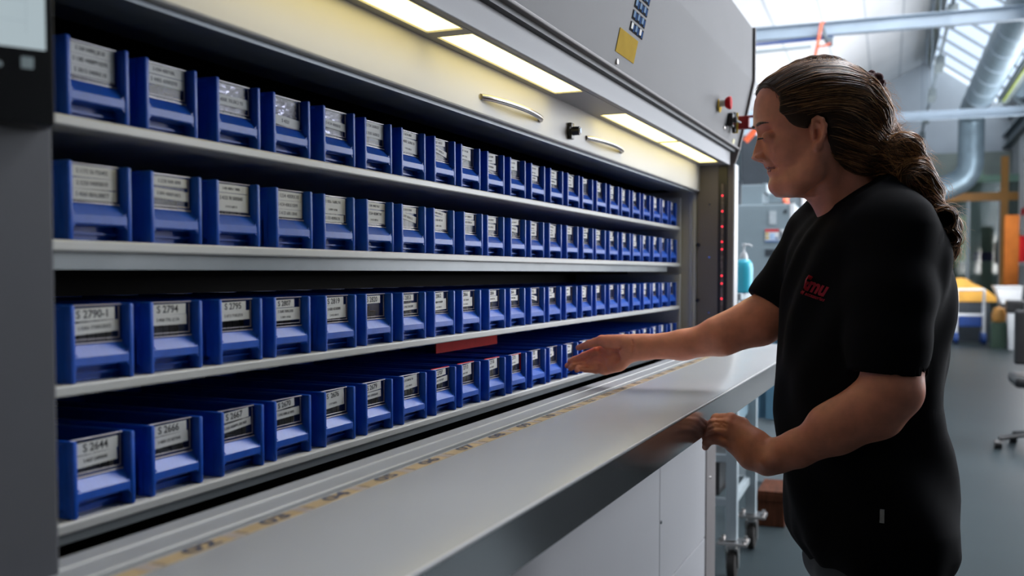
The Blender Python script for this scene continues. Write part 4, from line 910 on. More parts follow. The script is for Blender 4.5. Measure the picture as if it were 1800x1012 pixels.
class Field:
    def __init__(s, lo, hi, h):
        s.lo = np.array(lo, float); s.h = h
        s.n = np.ceil((np.array(hi) - s.lo) / h).astype(int) + 1
        s.ax = [s.lo[k] + h * np.arange(s.n[k]) for k in range(3)]
        s.F = np.full(tuple(s.n), 0.5, np.float32)
    def sub(s, lo, hi):
        i0 = np.clip(np.floor((np.array(lo) - s.lo) / s.h).astype(int), 0, s.n); i1 = np.clip(np.ceil((np.array(hi) - s.lo) / s.h).astype(int) + 1, 0, s.n)
        if (i1 <= i0).any(): return None
        sl = tuple(slice(a, c) for a, c in zip(i0, i1))
        X = s.ax[0][sl[0]][:, None, None]; Y = s.ax[1][sl[1]][None, :, None]; Z = s.ax[2][sl[2]][None, None, :]
        return sl, X, Y, Z
    def blend(s, sl, d, k, mode='add'):
        a = s.F[sl]
        if mode == 'add':
            if k > 0: hh = np.maximum(k - np.abs(a - d), 0) / k; s.F[sl] = np.minimum(a, d) - hh * hh * k * 0.25
            else: s.F[sl] = np.minimum(a, d)
        else:
            d = -d
            if k > 0: hh = np.maximum(k - np.abs(a - d), 0) / k; s.F[sl] = np.maximum(a, d) + hh * hh * k * 0.25
            else: s.F[sl] = np.maximum(a, d)
    def capsule(s, p0, p1, r0, r1=None, k=0.006, mode='add', flat=None):
        """flat: (axis vector, factor) squeezes the section along an axis"""
        r1 = r0 if r1 is None else r1; p0 = np.array(p0, float); p1 = np.array(p1, float)
        m = max(r0, r1) * 1.25 + k + 0.012
        q = s.sub(np.minimum(p0, p1) - m, np.maximum(p0, p1) + m)
        if q is None: return
        sl, X, Y, Z = q; ab = p1 - p0; L = ab @ ab + 1e-12
        dx, dy, dz = X - p0[0], Y - p0[1], Z - p0[2]
        t = np.clip((dx * ab[0] + dy * ab[1] + dz * ab[2]) / L, 0, 1)
        ex, ey, ez = dx - t * ab[0], dy - t * ab[1], dz - t * ab[2]
        d2 = ex * ex + ey * ey + ez * ez
        if flat is not None:
            v, f_ = np.array(flat[0], float), flat[1]; v = v / np.linalg.norm(v)
            e = ex * v[0] + ey * v[1] + ez * v[2]; d2 = d2 + e * e * (1 / f_ ** 2 - 1)
        s.blend(sl, (np.sqrt(d2) - (r0 + t * (r1 - r0))).astype(np.float32), k, mode)
    def chain(s, pts, rs, k=0.006, mode='add', flat=None):
        for i in range(len(pts) - 1): s.capsule(pts[i], pts[i + 1], rs[i], rs[i + 1], k, mode, flat)
    def ell(s, c, r, k=0.006, mode='add', ax=None):
        c = np.array(c, float); r = np.array(r, float); m = max(r) + k + 0.012
        q = s.sub(c - m, c + m)
        if q is None: return
        sl, X, Y, Z = q; dx, dy, dz = X - c[0], Y - c[1], Z - c[2]
        if ax is not None:
            A = np.array(ax, float); dx, dy, dz = (dx * A[0][0] + dy * A[0][1] + dz * A[0][2]), (dx * A[1][0] + dy * A[1][1] + dz * A[1][2]), (dx * A[2][0] + dy * A[2][1] + dz * A[2][2])
        q_ = np.sqrt((dx / r[0]) ** 2 + (dy / r[1]) ** 2 + (dz / r[2]) ** 2); g = np.sqrt((dx / r[0] ** 2) ** 2 + (dy / r[1] ** 2) ** 2 + (dz / r[2] ** 2) ** 2) + 1e-9
        s.blend(sl, (q_ * (q_ - 1) / g).astype(np.float32), k, mode)
    def custom(s, lo, hi, fn, k=0.006, mode='add'):
        q = s.sub(lo, hi)
        if q is None: return
        sl, X, Y, Z = q; s.blend(sl, fn(X, Y, Z).astype(np.float32), k, mode)
    def value(s, P):
        g = (np.asarray(P) - s.lo) / s.h; g = np.clip(g, 0, s.n - 1.001); i = np.floor(g).astype(int); f = g - i
        r = 0
        for a in (0, 1):
            for b_ in (0, 1):
                for c in (0, 1):
                    w = (f[:, 0] if a else 1 - f[:, 0]) * (f[:, 1] if b_ else 1 - f[:, 1]) * (f[:, 2] if c else 1 - f[:, 2])
                    r = r + w * s.F[i[:, 0] + a, i[:, 1] + b_, i[:, 2] + c]
        return r
    def grad(s, P, e=0.003):
        g = np.stack([s.value(P + np.eye(3)[k] * e) - s.value(P - np.eye(3)[k] * e) for k in range(3)], 1)
        return g / (np.linalg.norm(g, axis=1, keepdims=True) + 1e-9)
    def surface(s):
        F = s.F; nx, ny, nz = F.shape; ins = F < 0
        c = np.zeros((nx - 1, ny - 1, nz - 1), np.int8)
        for a in (0, 1):
            for b_ in (0, 1):
                for d in (0, 1): c += ins[a:nx - 1 + a, b_:ny - 1 + b_, d:nz - 1 + d]
        act = (c > 0) & (c < 8); idx = np.argwhere(act); ids = np.full(act.shape, -1, np.int64); ids[act] = np.arange(len(idx))
        acc = np.zeros((len(idx), 3)); cnt = np.zeros(len(idx))
        for axx in range(3):
            o1, o2 = [k for k in range(3) if k != axx]
            for u in (0, 1):
                for v in (0, 1):
                    p = idx.copy(); p[:, o1] += u; p[:, o2] += v; q = p.copy(); q[:, axx] += 1
                    fa = F[p[:, 0], p[:, 1], p[:, 2]]; fb = F[q[:, 0], q[:, 1], q[:, 2]]; m = (fa < 0) != (fb < 0)
                    t = fa / (fa - fb + 1e-12); pt = p.astype(float); pt[:, axx] += t; acc[m] += pt[m]; cnt[m] += 1
        V = s.lo + (acc / cnt[:, None]) * s.h
        faces = []
        for axx in range(3):
            sl0 = [slice(None)] * 3; sl1 = [slice(None)] * 3; sl0[axx] = slice(0, -1); sl1[axx] = slice(1, None)
            a = ins[tuple(sl0)]; b_ = ins[tuple(sl1)]; e = np.argwhere(a != b_); o1, o2 = [(1, 2), (2, 0), (0, 1)][axx]
            e = e[(e[:, o1] > 0) & (e[:, o2] > 0) & (e[:, o1] < F.shape[o1] - 1) & (e[:, o2] < F.shape[o2] - 1)]
            flip = a[e[:, 0], e[:, 1], e[:, 2]]
            def cell(d1, d2):
                q = e.copy(); q[:, o1] -= d1; q[:, o2] -= d2; return ids[q[:, 0], q[:, 1], q[:, 2]]
            quad = np.stack([cell(1, 1), cell(0, 1), cell(0, 0), cell(1, 0)], 1); quad[~flip] = quad[~flip][:, ::-1]; faces.append(quad)
        return V, np.concatenate(faces)

def np_mesh(name, parts, mats, origin=(0, 0, 0)):
    Vs = []; Fs = []; Ms = []; b0 = 0
    for i, q in enumerate(parts):
        V, F = q[0], q[1]; Vs.append(V - np.array(origin)); Fs.append(F + b0); Ms += [q[2] if len(q) > 2 else 0] * len(F); b0 += len(V)
    V = np.concatenate(Vs); F = np.concatenate(Fs); k = F.shape[1]
    me = bpy.data.meshes.new(name); me.vertices.add(len(V)); me.vertices.foreach_set('co', V.astype(np.float32).ravel())
    me.loops.add(F.size); me.loops.foreach_set('vertex_index', F.astype(np.int32).ravel())
    me.polygons.add(len(F)); me.polygons.foreach_set('loop_start', np.arange(0, F.size, k, dtype=np.int32)); me.polygons.foreach_set('loop_total', np.full(len(F), k, np.int32))
    me.update(calc_edges=True); me.validate()
    for m in mats: me.materials.append(m)
    me.polygons.foreach_set('material_index', np.array(Ms, np.int32)); me.polygons.foreach_set('use_smooth', np.ones(len(F), bool))
    me.update(); return me

def sinter(xs, ys): # smooth interpolation (monotone enough for outlines)
    xs = np.array(xs, float); ys = np.array(ys, float); o = np.argsort(xs); xs, ys = xs[o], ys[o]
    def f(q):
        q = np.asarray(q, float); fine = np.linspace(xs[0], xs[-1], 600); v = np.interp(fine, xs, ys)
        w = 7; kk = np.hanning(2 * w + 1); kk /= kk.sum(); vp = np.pad(v, w, mode='edge'); v = np.convolve(vp, kk, 'valid'); return np.interp(q, fine, v)
    return f

M['skin'] = mat('skin', (0.78, 0.30, 0.185), 0.42, spec=0.4, noise=(45, 0.10), bump=(420, 0.10), sub=0.12)
M['lip'] = mat('lips', (0.36, 0.12, 0.105), 0.36, noise=(80, 0.1), sub=0.1)
M['hair'] = mat('brown_hair', (0.085, 0.038, 0.016), 0.36, spec=0.5, noise=(30, 0.3))
M['hair_mid'] = mat('warm_brown_hair', (0.25, 0.105, 0.038), 0.36, spec=0.5, noise=(30, 0.3))
M['hair_light_rim'] = mat('light_brown_rim_lit_hair', (0.60, 0.30, 0.115), 0.36, spec=0.5, noise=(30, 0.3))  # lightest strand tone, its colour raised to carry the golden rim light
M['hair_base'] = mat('dark_hair_mass', (0.040, 0.019, 0.009), 0.55, spec=0.3, noise=(40, 0.35))
M['shirt'] = mat('black_cotton', (0.0040, 0.0042, 0.0062), 0.9, spec=0.12, noise=(14, 0.15), bump=(1400, 0.12))
M['trousers'] = mat('dark_grey_trousers', (0.040, 0.047, 0.058), 0.8, noise=(30, 0.15), bump=(900, 0.1))
M['shoe'] = mat('dark_shoes', (0.02, 0.02, 0.022), 0.6, noise=(30, 0.15))
M['eye_white'] = mat('eye_white', (0.55, 0.50, 0.48), 0.2, noise=(40, 0.05))
M['iris'] = mat('dark_iris', (0.03, 0.018, 0.012), 0.15, noise=(40, 0.1))
M['scrunchie'] = mat('mauve_hair_tie', (0.13, 0.045, 0.05), 0.75, noise=(150, 0.5), bump=(220, 1.0))
M['logo'] = mat('red_print', (0.70, 0.03, 0.06), 0.5, noise=(80, 0.08))
M['tag_cloth'] = mat('pale_cloth_tag', (0.42, 0.42, 0.42), 0.7, noise=(60, 0.1))

foot = J(1532, 1000); foot = np.array([foot[0], H0, 0.0])
wp = RM3.T @ foot
person = empty('person', 'woman with long brown braid in a black t-shirt reaching towards the blue bins', 'person', (wp[0], wp[1], 0), YAW - pi / 2)
def pm(name, parts, mats, parent=None):
    return link(name, np_mesh(name, parts, mats, foot), parent or person)

# ---------------- head: outline of the face in profile, rounded across
prof_px = [(1447, 107), (1424, 110), (1400, 116), (1378, 126), (1360, 137), (1348, 147), (1339, 155), (1333.5, 164), (1329.6, 174), (1327.6, 186), (1326.8, 198), (1326.9, 208), (1327.2, 216), (1328.6, 224), (1330.6, 232), (1331.6, 239),
           (1330.4, 247), (1327.4, 257), (1324.6, 266), (1323.2, 273), (1324.0, 279), (1328.5, 283.2), (1338, 285), (1344.5, 287.5), (1346.0, 291), (1345.6, 294.5), (1351.5, 296.6),
           (1349.8, 299.5), (1350.2, 303), (1353.6, 308), (1357.2, 314), (1356.8, 320), (1357.4, 326), (1360.0, 331), (1365, 335.5), (1374, 339), (1386, 341)]
base_px = [(1447, 107), (1424, 110), (1400, 116), (1378, 126), (1360, 137), (1348, 147), (1339, 155), (1333.5, 164), (1329.6, 174), (1327.6, 186), (1326.8, 198), (1326.9, 208), (1328.0, 218), (1332.5, 230), (1336, 240), (1338.5, 250), (1341.0, 262),
           (1343.0, 275), (1345.5, 285), (1347.5, 289), (1348.5, 294), (1353, 296.6), (1352.5, 300), (1353.5, 305), (1356.0, 310), (1358.5, 314), (1357.4, 320), (1357.8, 326), (1360.3, 331), (1365, 335.5), (1374, 339), (1386, 341)]
def prof_fn(pl):
    q = [J(a, c) for a, c in pl]; return sinter([p[2] for p in q], [p[0] for p in q])
fx = prof_fn(prof_px); bx_ = prof_fn(base_px)
zt, zb_h = J(1400, 104)[2], J(1400, 338)[2]
bk = [(1472, 111), (1494, 125), (1515, 148), (1527, 180), (1528, 212), (1520, 243), (1505, 268), (1490, 285), (1470, 300), (1455, 320), (1440, 338)]
q = [J(a, c) for a, c in bk]; backx = sinter([p[2] for p in q] + [J(1400, 107)[2]], [p[0] for p in q] + [J(1460, 107)[0]])
wz = [(106, 10), (110, 24), (117, 38), (128, 53), (145, 66), (165, 74), (200, 77), (235, 76), (260, 71), (285, 62), (305, 51), (322, 39), (334, 28), (342, 16)]
wid = sinter([J(1400, a)[2] for a, c in wz], [c * 0.001 for a, c in wz])
fr = [(100, 30), (140, 12)]
HC = H0
def head_field(X, Y, Z):
    z = Z + 0 * X + 0 * Y; zz = np.clip(Z, J(1400, 341)[2], J(1400, 97)[2])
    xf = bx_(zz); nose = xf - fx(zz); xb = backx(zz); w = wid(zz)
    dy = Y - HC
    # nose displacement
    zn = J(1324, 276)[2]
    sig = 0.0075 + 0.0062 * np.exp(-((Z - zn) / 0.012) ** 2)
    lipsig = np.where(Z < J(1340, 288)[2], 0.021, sig)
    disp = nose * np.exp(-(np.abs(dy) / lipsig) ** 2.6)
    # alae
    za = J(1337, 277)[2]
    disp = disp + 0.0105 * np.exp(-((np.abs(dy) - 0.0130) / 0.0055) ** 2 - ((Z - za) / 0.0072) ** 2) 
    # eye sockets, cheek bone, brow ridge, mouth corner
    ze = J(1344, 240)[2]
    disp = disp - 0.0115 * np.exp(-((np.abs(dy) - 0.030) / 0.014) ** 2 - ((Z - ze - 0.002) / 0.0110) ** 2)
    disp = disp + 0.003 * np.exp(-((np.abs(dy) - 0.028) / 0.018) ** 2 - ((Z - J(1330, 221)[2]) / 0.006) ** 2)
    disp = disp + 0.004 * np.exp(-((np.abs(dy) - 0.045) / 0.016) ** 2 - ((Z - J(1350, 262)[2]) / 0.016) ** 2)
    disp = disp - 0.003 * np.exp(-((np.abs(dy) - 0.024) / 0.006) ** 2 - ((Z - J(1350, 297)[2]) / 0.006) ** 2)
    # smile fold from the nostril to the mouth corner
    fz = (Z - J(1350, 286)[2]) ; fold = np.abs(dy) - (0.0225 - fz * 0.35)
    disp = disp - 0.0016 * np.exp(-(fold / 0.0028) ** 2 - (fz / 0.013) ** 2)
    xc = xf + (xb - xf) * 0.50
    A = np.where(X < xc, xc - xf + 0 * X, xb - xc)
    u = (X + np.where(X < xc, disp, 0) - xc) / A
    v = dy / w
    n = 2.35
    q_ = (np.abs(u) ** n + np.abs(v) ** n) ** (1 / n)
    d = (q_ - 1) * np.minimum(w, 0.075)
    ztop = J(1400, 113)[2]; zbot = J(1400, 340)[2]
    # the cap above and below
    d = np.maximum(d, Z - ztop); d = np.maximum(d, (zbot + 0.0) - Z - 0.0)
    return d

lo = J(1316, 362); hi = J(1560, 90)
hf = Field((lo[0], H0 - 0.105, J(1400, 420)[2]), (J(1575, 90)[0], H0 + 0.105, J(1400, 92)[2]), 0.0017)
hf.custom((lo[0], H0 - 0.10, J(1400, 345)[2]), (hi[0], H0 + 0.10, J(1400, 93)[2]), head_field, 0.0)
# jaw and under-chin, neck, nape
for s_ in (-1, 1):
    hf.chain([J(1376, 330, H0 + s_ * 0.016), J(1402, 322, H0 + s_ * 0.040), J(1428, 300, H0 + s_ * 0.056), J(1440, 262, H0 + s_ * 0.064)], [0.014, 0.016, 0.016, 0.014], 0.022)
hf.capsule(J(1372, 327), J(1420, 322), 0.0125, 0.022, 0.02)
hf.chain([J(1470, 300), J(1490, 350), J(1500, 420)], [0.054, 0.050, 0.045], 0.02, flat=((0, 1, 0), 0.95))
hf.chain([J(1432, 318), J(1474, 362), J(1492, 400)], [0.026, 0.027, 0.030], 0.02)
for s_ in (-1, 1):      # neck muscle from behind the ear to the throat
    hf.capsule(J(1456, 282, H0 + s_ * 0.050), J(1462, 378, H0 + s_ * 0.018), 0.014, 0.012, 0.016)
# mouth line
for s_ in (-1, 1):
    hf.chain([J(1351.0, 296.6, H0), J(1355.5, 296.2, H0 + s_ * 0.012), J(1364.5, 293.6, H0 + s_ * 0.0235)], [0.0013, 0.0013, 0.0010], 0.0012, 'sub')
# nostrils
for s_ in (-1, 1):
    hf.capsule(J(1333, 284.4, H0 + s_ * 0.006), J(1339, 282.5, H0 + s_ * 0.0095), 0.0026, 0.0030, 0.002, 'sub')
    hf.chain([J(1342, 270, H0 + s_ * 0.0155), J(1346.5, 276.5, H0 + s_ * 0.0195), J(1345, 284, H0 + s_ * 0.0175)], [0.0009, 0.0013, 0.0009], 0.003, 'sub')
# eyelids
for s_ in (-1, 1):
    ec = J(1347.5, 240.5, H0 + s_ * 0.0315)
    hf.ell(ec + np.array([0.003, 0, 0]), (0.0112, 0.0135, 0.0095), 0.008)
    hf.chain([ec + np.array([-0.0105, -s_ * 0.006, -0.0040]), ec + np.array([-0.0128, 0.001 * s_, -0.0042]), ec + np.array([-0.0070, s_ * 0.0115, -0.0046])], [0.0014] * 3, 0.001, 'sub')
# ear
for s_ in (-1, 1):
    hh = H0 + s_ * 0.079
    hf.chain([J(1431, 233, hh), J(1428.5, 222, hh), J(1430, 211, hh + s_ * .003), J(1437, 206.5, hh + s_ * .006), J(1445, 210, hh + s_ * .010), J(1450, 220, hh + s_ * .012), J(1449.5, 232, hh + s_ * .011), J(1445, 245, hh + s_ * .006), J(1439.5, 255, hh + s_ * 0.001)],
             [0.0032, 0.0030, 0.0031, 0.0032, 0.0035, 0.0036, 0.0034, 0.0034, 0.0044], 0.004)
    hf.ell(J(1437.5, 256.5, hh + s_ * .001), (0.0068, 0.0045, 0.0085), 0.005)
    hf.ell(J(1440, 228, hh - s_ * 0.002), (0.0115, 0.0070, 0.0200), 0.005)
    hf.chain([J(1436, 216, hh + s_ * .004), J(1443, 222, hh + s_ * .007), J(1442, 236, hh + s_ * .006)], [0.0022, 0.0024, 0.0022], 0.003)
    hf.ell(J(1436.5, 236, hh + s_ * .006), (0.0055, 0.0085, 0.0100), 0.002, 'sub')
    hf.chain([J(1435, 214, hh + s_ * .009), J(1441, 214, hh + s_ * .011), J(1445, 224, hh + s_ * .013), J(1444, 236, hh + s_ * .011)], [0.0018] * 4, 0.0015, 'sub')
    hf.capsule(J(1430, 240, hh), J(1431, 233, hh), 0.0038, 0.0025, 0.003)
head_part = hf.surface()

# ---------------- arms and hands
def finger(fd, pts, r0, r1, k=0.0022, web=0.006):
    rs = np.linspace(r0, r1, len(pts)); fd.capsule(pts[0], pts[1], rs[0], rs[1], web); fd.chain(pts[1:], list(rs[1:]), k)
    for i in range(1, len(pts) - 1): fd.ell(pts[i], (rs[i] * 1.06,) * 3, 0.002)
# far (right) arm: reaches to the bins, palm open
A1 = [J(1452, 440, 1.87), J(1352, 552, 1.885), J(1335, 567, 1.885), J(1270, 592, 1.895), J(1200, 606, 1.91), J(1130, 610, 1.925), J(1108, 611, 1.93)]
pts_all = np.array(A1)
W_ = 1.93
fa = Field((J(985, 600, 2.02)[0] - 0.01, 1.80, J(1100, 672, 1.95)[2]), (J(1460, 600, 1.87)[0] + 0.03, 2.08, J(1440, 410, 1.87)[2]), 0.0020)
fa.chain(A1, [0.049, 0.0435, 0.0425, 0.0345, 0.0280, 0.0235, 0.0225], 0.012, flat=((0, 1, 0), 0.94))
fa.capsule(J(1320, 560, 1.885), J(1262, 586, 1.892), 0.034, 0.030, 0.02)
# palm
def h_(t): return 1.93 + 0.085 * t           # the hand recedes towards the bins
def PJ(px, py, dh=0.0):
    t = (1110 - px) / 116.0; return J(px, py, h_(t) + dh)
fa.chain([PJ(1110, 608), PJ(1092, 608), PJ(1070, 612, .004)], [0.022, 0.020, 0.0135], 0.010)
fa.chain([PJ(1110, 614), PJ(1090, 624, .002), PJ(1066, 630, .006)], [0.020, 0.018, 0.0135], 0.010)
fa.chain([PJ(1108, 618), PJ(1088, 634), PJ(1066, 644, .004)], [0.018, 0.0165, 0.013], 0.010)
fa.capsule(PJ(1085, 640, -.004), PJ(1062, 648, .0), 0.0130, 0.0115, 0.010)       # heel of the little finger side
fa.capsule(PJ(1096, 603, -.012), PJ(1070, 602, -.016), 0.0155, 0.0150, 0.008)     # ball of the thumb
fa.ell(PJ(1076, 625, -.022), (0.020, 0.010, 0.014), 0.010, 'sub')                 # hollow of the palm
finger(fa, [PJ(1080, 601, -.014), PJ(1058, 598, -.020), PJ(1036, 604.5, -.022), PJ(1017, 611, -.020)], 0.0120, 0.0060, 0.003, 0.006)
finger(fa, [PJ(1066, 612, .004), PJ(1049, 616, .000), PJ(1026, 625.5, -.004), PJ(1010, 632, -.010), PJ(1002, 635, -.014)], 0.0092, 0.0058, 0.0015, 0.004)
finger(fa, [PJ(1066, 628, .006), PJ(1047, 630, .002), PJ(1024, 635, -.003), PJ(1006, 639, -.010), PJ(997.5, 642.5, -.014)], 0.0094, 0.0060, 0.0015, 0.004)
finger(fa, [PJ(1066, 638, .004), PJ(1046, 641, -.002), PJ(1024, 642, -.010), PJ(1008, 643, -.018), PJ(1003, 647, -.024)], 0.0090, 0.0058, 0.0015, 0.004)
finger(fa, [PJ(1064, 648, .0), PJ(1048, 650, -.008), PJ(1030, 648.5, -.018), PJ(1017, 647, -.026), PJ(1014, 650.5, -.034)], 0.0080, 0.0052, 0.0015, 0.004)
# creases
fa.chain([PJ(1060, 612, -.020), PJ(1062, 618, -.023), PJ(1076, 621, -.025), PJ(1092, 613, -.024)], [0.0010] * 4, 0.003, 'sub')
fa.chain([PJ(1067, 622, -.016), PJ(1064, 636, -.015), PJ(1069, 648, -.014)], [0.0009] * 3, 0.003, 'sub')
for s2 in ((1111, 1113), (1115, 1117)): fa.chain([PJ(s2[0], 597, -.018), PJ(s2[1], 611, -.0225), PJ(s2[0], 625, -.020)], [0.0006] * 3, 0.002, 'sub')
def press(fd, pts, r, k=0.002, h0=1.5, h1=2.1, sink=0.0):
    out = []
    for (a, c) in pts:
        hs = np.linspace(h0, h1, 900); P = np.array([J(a, c, h) for h in hs]); v = fd.value(P); inside = (P >= fd.lo + fd.h).all(1) & (P <= fd.lo + fd.h * (fd.n - 2)).all(1)
        q = np.where((v < 0) & inside)[0]
        if len(q): out.append(P[q[0]] + np.array([0, sink, 0]))
    if len(out) > 1: fd.chain(out, [r * 0.6] + [r] * (len(out) - 2) + [r * 0.5], k, 'sub')
press(fa, [(1051, 612), (1056, 620), (1068, 624), (1080, 620), (1091, 611)], 0.0022, 0.005)
press(fa, [(1064, 640), (1062, 632), (1055, 626), (1048, 620)], 0.0014, 0.003)
press(fa, [(1068, 651), (1063, 642), (1054, 636), (1044, 633)], 0.0014, 0.003)
press(fa, [(1047, 624), (1034, 629), (1020, 634), (1006, 638)], 0.0018, 0.002)
press(fa, [(1044, 637), (1030, 639), (1018, 641), (1008, 644)], 0.0016, 0.002)
press(fa, [(1046, 646), (1034, 646), (1024, 647), (1014, 649)], 0.0016, 0.002)
press(fa, [(1112, 598), (1114, 608), (1113, 622)], 0.0010, 0.002)
press(fa, [(1033, 622), (1035, 629)], 0.0008, 0.002)
press(fa, [(1048, 598), (1050, 606)], 0.0008, 0.002)
arm_far = fa.surface()
# near (left) arm: elbow bent, hand resting on the counter edge
NH = 1.66
A2 = [J(1572, 450, 1.565), J(1570, 630, 1.540), J(1566, 684, 1.530), J(1540, 722, 1.540), J(1470, 756, 1.565), J(1400, 789, 1.60), J(1366, 801, 1.62), J(1350, 803, 1.625)]
fn = Field((J(1228, 760, 1.72)[0] - .012, 1.45, J(1400, 850, 1.6)[2]), (J(1640, 600, 1.53)[0] + 0.03, 1.78, J(1580, 600, 1.54)[2]), 0.0019)
fn.chain(A2, [0.052, 0.0455, 0.0450, 0.0425, 0.0365, 0.0285, 0.0262, 0.0250], 0.014)
fn.capsule(J(1520, 715, 1.54), J(1455, 745, 1.57), 0.036, 0.030, 0.02)
fn.ell(J(1578, 688, 1.525), (0.030, 0.030, 0.032), 0.02)
fn.ell(J(1352, 812, 1.60), (0.014, 0.010, 0.012), 0.012)          # wrist bone
def N(px, py, dh=0.0):
    t = (1350 - px) / 110.0; return J(px, py, 1.625 + 0.055 * t + dh)
fn.chain([N(1350, 800), N(1328, 780), N(1296, 752, .004)], [0.0235, 0.0190, 0.0130], 0.012)
fn.chain([N(1348, 806), N(1322, 796), N(1292, 768)], [0.0225, 0.0180, 0.0125], 0.012)
fn.chain([N(1346, 812), N(1318, 806), N(1288, 784, .004)], [0.0190, 0.0150, 0.0115], 0.012)
fn.capsule(N(1330, 775, .008), N(1300, 748, .014), 0.018, 0.0120, 0.012)
finger(fn, [N(1300, 746, .012), N(1284, 737.5, .006), N(1260, 737, .012), N(1249, 748, .028), N(1247, 757, .036)], 0.0125, 0.0072)
finger(fn, [N(1296, 756, .004), N(1279, 746.5, -.004), N(1254, 746, -.002), N(1244, 759, .014), N(1243, 768, .022)], 0.0122, 0.0074)
finger(fn, [N(1294, 768, .000), N(1275, 757.5, -.008), N(1252, 757, -.010), N(1243, 769, .004), N(1242, 778, .012)], 0.0116, 0.0070)
finger(fn, [N(1290, 782, .002), N(1272, 774.5, -.006), N(1253, 771, -.008), N(1242.5, 778, -.004), N(1240, 785.5, .002)], 0.0110, 0.0060)
finger(fn, [N(1326, 770, .026), N(1305, 745, .034), N(1285, 735, .040), N(1268, 734, .046)], 0.0125, 0.0080)
fn.chain([N(1276, 763, -.024), N(1262, 763.5, -.018), N(1250, 766, -.014)], [0.0012] * 3, 0.003, 'sub')
fn.chain([N(1266, 747, -.014), N(1276, 749, -.018), N(1281, 757, -.020)], [0.0008] * 3, 0.003, 'sub')
press(fn, [(1240, 768), (1248, 764), (1258, 763.5), (1268, 767), (1275, 771)], 0.0032, 0.003)
press(fn, [(1243, 757), (1252, 752), (1264, 750.5), (1276, 754)], 0.0018, 0.002)
press(fn, [(1248, 744), (1258, 741.5), (1270, 742), (1280, 746)], 0.0014, 0.002)
press(fn, [(1258, 741), (1268, 746), (1275, 752)], 0.0008, 0.002)
arm_near = fn.surface()

# hidden trunk that joins them
tk_ = Field((J(1360, 700)[0], 1.50, 0.74), (J(1680, 700)[0], 1.94, J(1500, 380)[2]), 0.008)
tk_.chain([J(1515, 440), J(1522, 560), J(1518, 760), J(1525, 940)], [0.055, 0.08, 0.08, 0.08], 0.03)
tk_.capsule(J(1560, 450, 1.62), J(1475, 450, 1.84), 0.045, 0.045, 0.03)
trunk = tk_.surface()
body = pm('body', [head_part, arm_far, arm_near, trunk], [M['skin']])

# eyes, brows, lips
for s_ in (-1, 1):
    ec = J(1347.5, 240.5, H0 + s_ * 0.0315)
    ey = Field(ec - 0.02, ec + 0.02, 0.0008)
    ey.chain([ec + np.array([-0.0112, s_ * -0.0070, -0.0030]), ec + np.array([-0.0136, 0.0, -0.0034]), ec + np.array([-0.0090, s_ * 0.0105, -0.0040])], [0.0009, 0.0017, 0.0012], 0.0005)
    ey.chain([ec + np.array([-0.0136, 0.0, -0.0036]), ec + np.array([-0.0165, 0.0, -0.0062])], [0.0011, 0.0004], 0.0005)
    pm('eyelashes', [ey.surface()], [M['iris']])
bw = Field(J(1322, 236, H0 - 0.07) * 1.0, J(1372, 208, H0 + 0.07), 0.0012)
bw = Field((J(1322, 220)[0], H0 - .07, J(1340, 236)[2]), (J(1375, 220)[0], H0 + .07, J(1340, 208)[2]), 0.0012)
for s_ in (-1, 1):
    cs = []
    for t in np.linspace(0, 1, 7):
        dy = 0.009 + 0.034 * t; zz = J(1330, 222 - 3.5 * sin(t * 2.2) + 3.0 * t)[2]
        xx = np.linspace(bx_(zz) - 0.01, bx_(zz) + 0.07, 160); v_ = hf.value(np.stack([xx, np.full(160, H0 + s_ * dy), np.full(160, float(zz))], 1)); x = xx[np.argmax(v_ < 0)]; cs.append((x - 0.0004, H0 + s_ * dy, float(zz)))
    bw.chain(cs, [0.0018, 0.0026, 0.0027, 0.0023, 0.0018, 0.0012, 0.0008], 0.001)
pm('eyebrows', [bw.surface()], [M['hair']])
lp = Field((J(1340, 300)[0], H0 - .035, J(1340, 308)[2]), (J(1372, 300)[0], H0 + .035, J(1340, 286)[2]), 0.0009)
for s_ in (-1, 1):
    lp.chain([J(1349.3, 293.4, H0), J(1352.6, 293.0, H0 + s_ * .010), J(1361.5, 292.6, H0 + s_ * .0215)], [0.0029, 0.0027, 0.0010], 0.001)
    lp.chain([J(1353.2, 300.5, H0), J(1356.2, 299.6, H0 + s_ * .010), J(1362.5, 295.4, H0 + s_ * .0205)], [0.0036, 0.0032, 0.0010], 0.001)
pm('lips', [lp.surface()], [M['lip']])

# ---------------- t-shirt
def edge_fn(pl): q = [J(a, c) for a, c in pl]; return sinter([p[2] for p in q], [p[0] for p in q])
sf = edge_fn([(1452, 366), (1432, 384), (1412, 410), (1398, 440), (1388, 475), (1381, 510), (1378, 545), (1374, 600), (1370, 660), (1368, 730), (1374, 790), (1381, 850), (1386, 905), (1392, 940), (1408, 966), (1424, 985)])
sb = edge_fn([(1545, 300), (1580, 318), (1606, 345), (1628, 380), (1646, 415), (1658, 450), (1665, 500), (1667, 560), (1663, 640), (1657, 700), (1659, 740), (1670, 775), (1679, 820), (1684, 860), (1685, 910), (1680, 945), (1664, 970), (1646, 988), (1644, 1003)])
sw = sinter([J(1500, c)[2] for c in (300, 330, 350, 370, 400, 440, 500, 600, 700, 800, 900, 960, 1005)], [0.075, 0.100, 0.135, 0.160, 0.182, 0.188, 0.185, 0.172, 0.165, 0.180, 0.195, 0.188, 0.17])
ts = Field((J(1322, 560, 1.88)[0] - .02, 1.44, J(1500, 1012)[2] - 0.01), (J(1690, 900)[0] + 0.02, 2.0, J(1500, 296)[2] + 0.01), 0.0038)
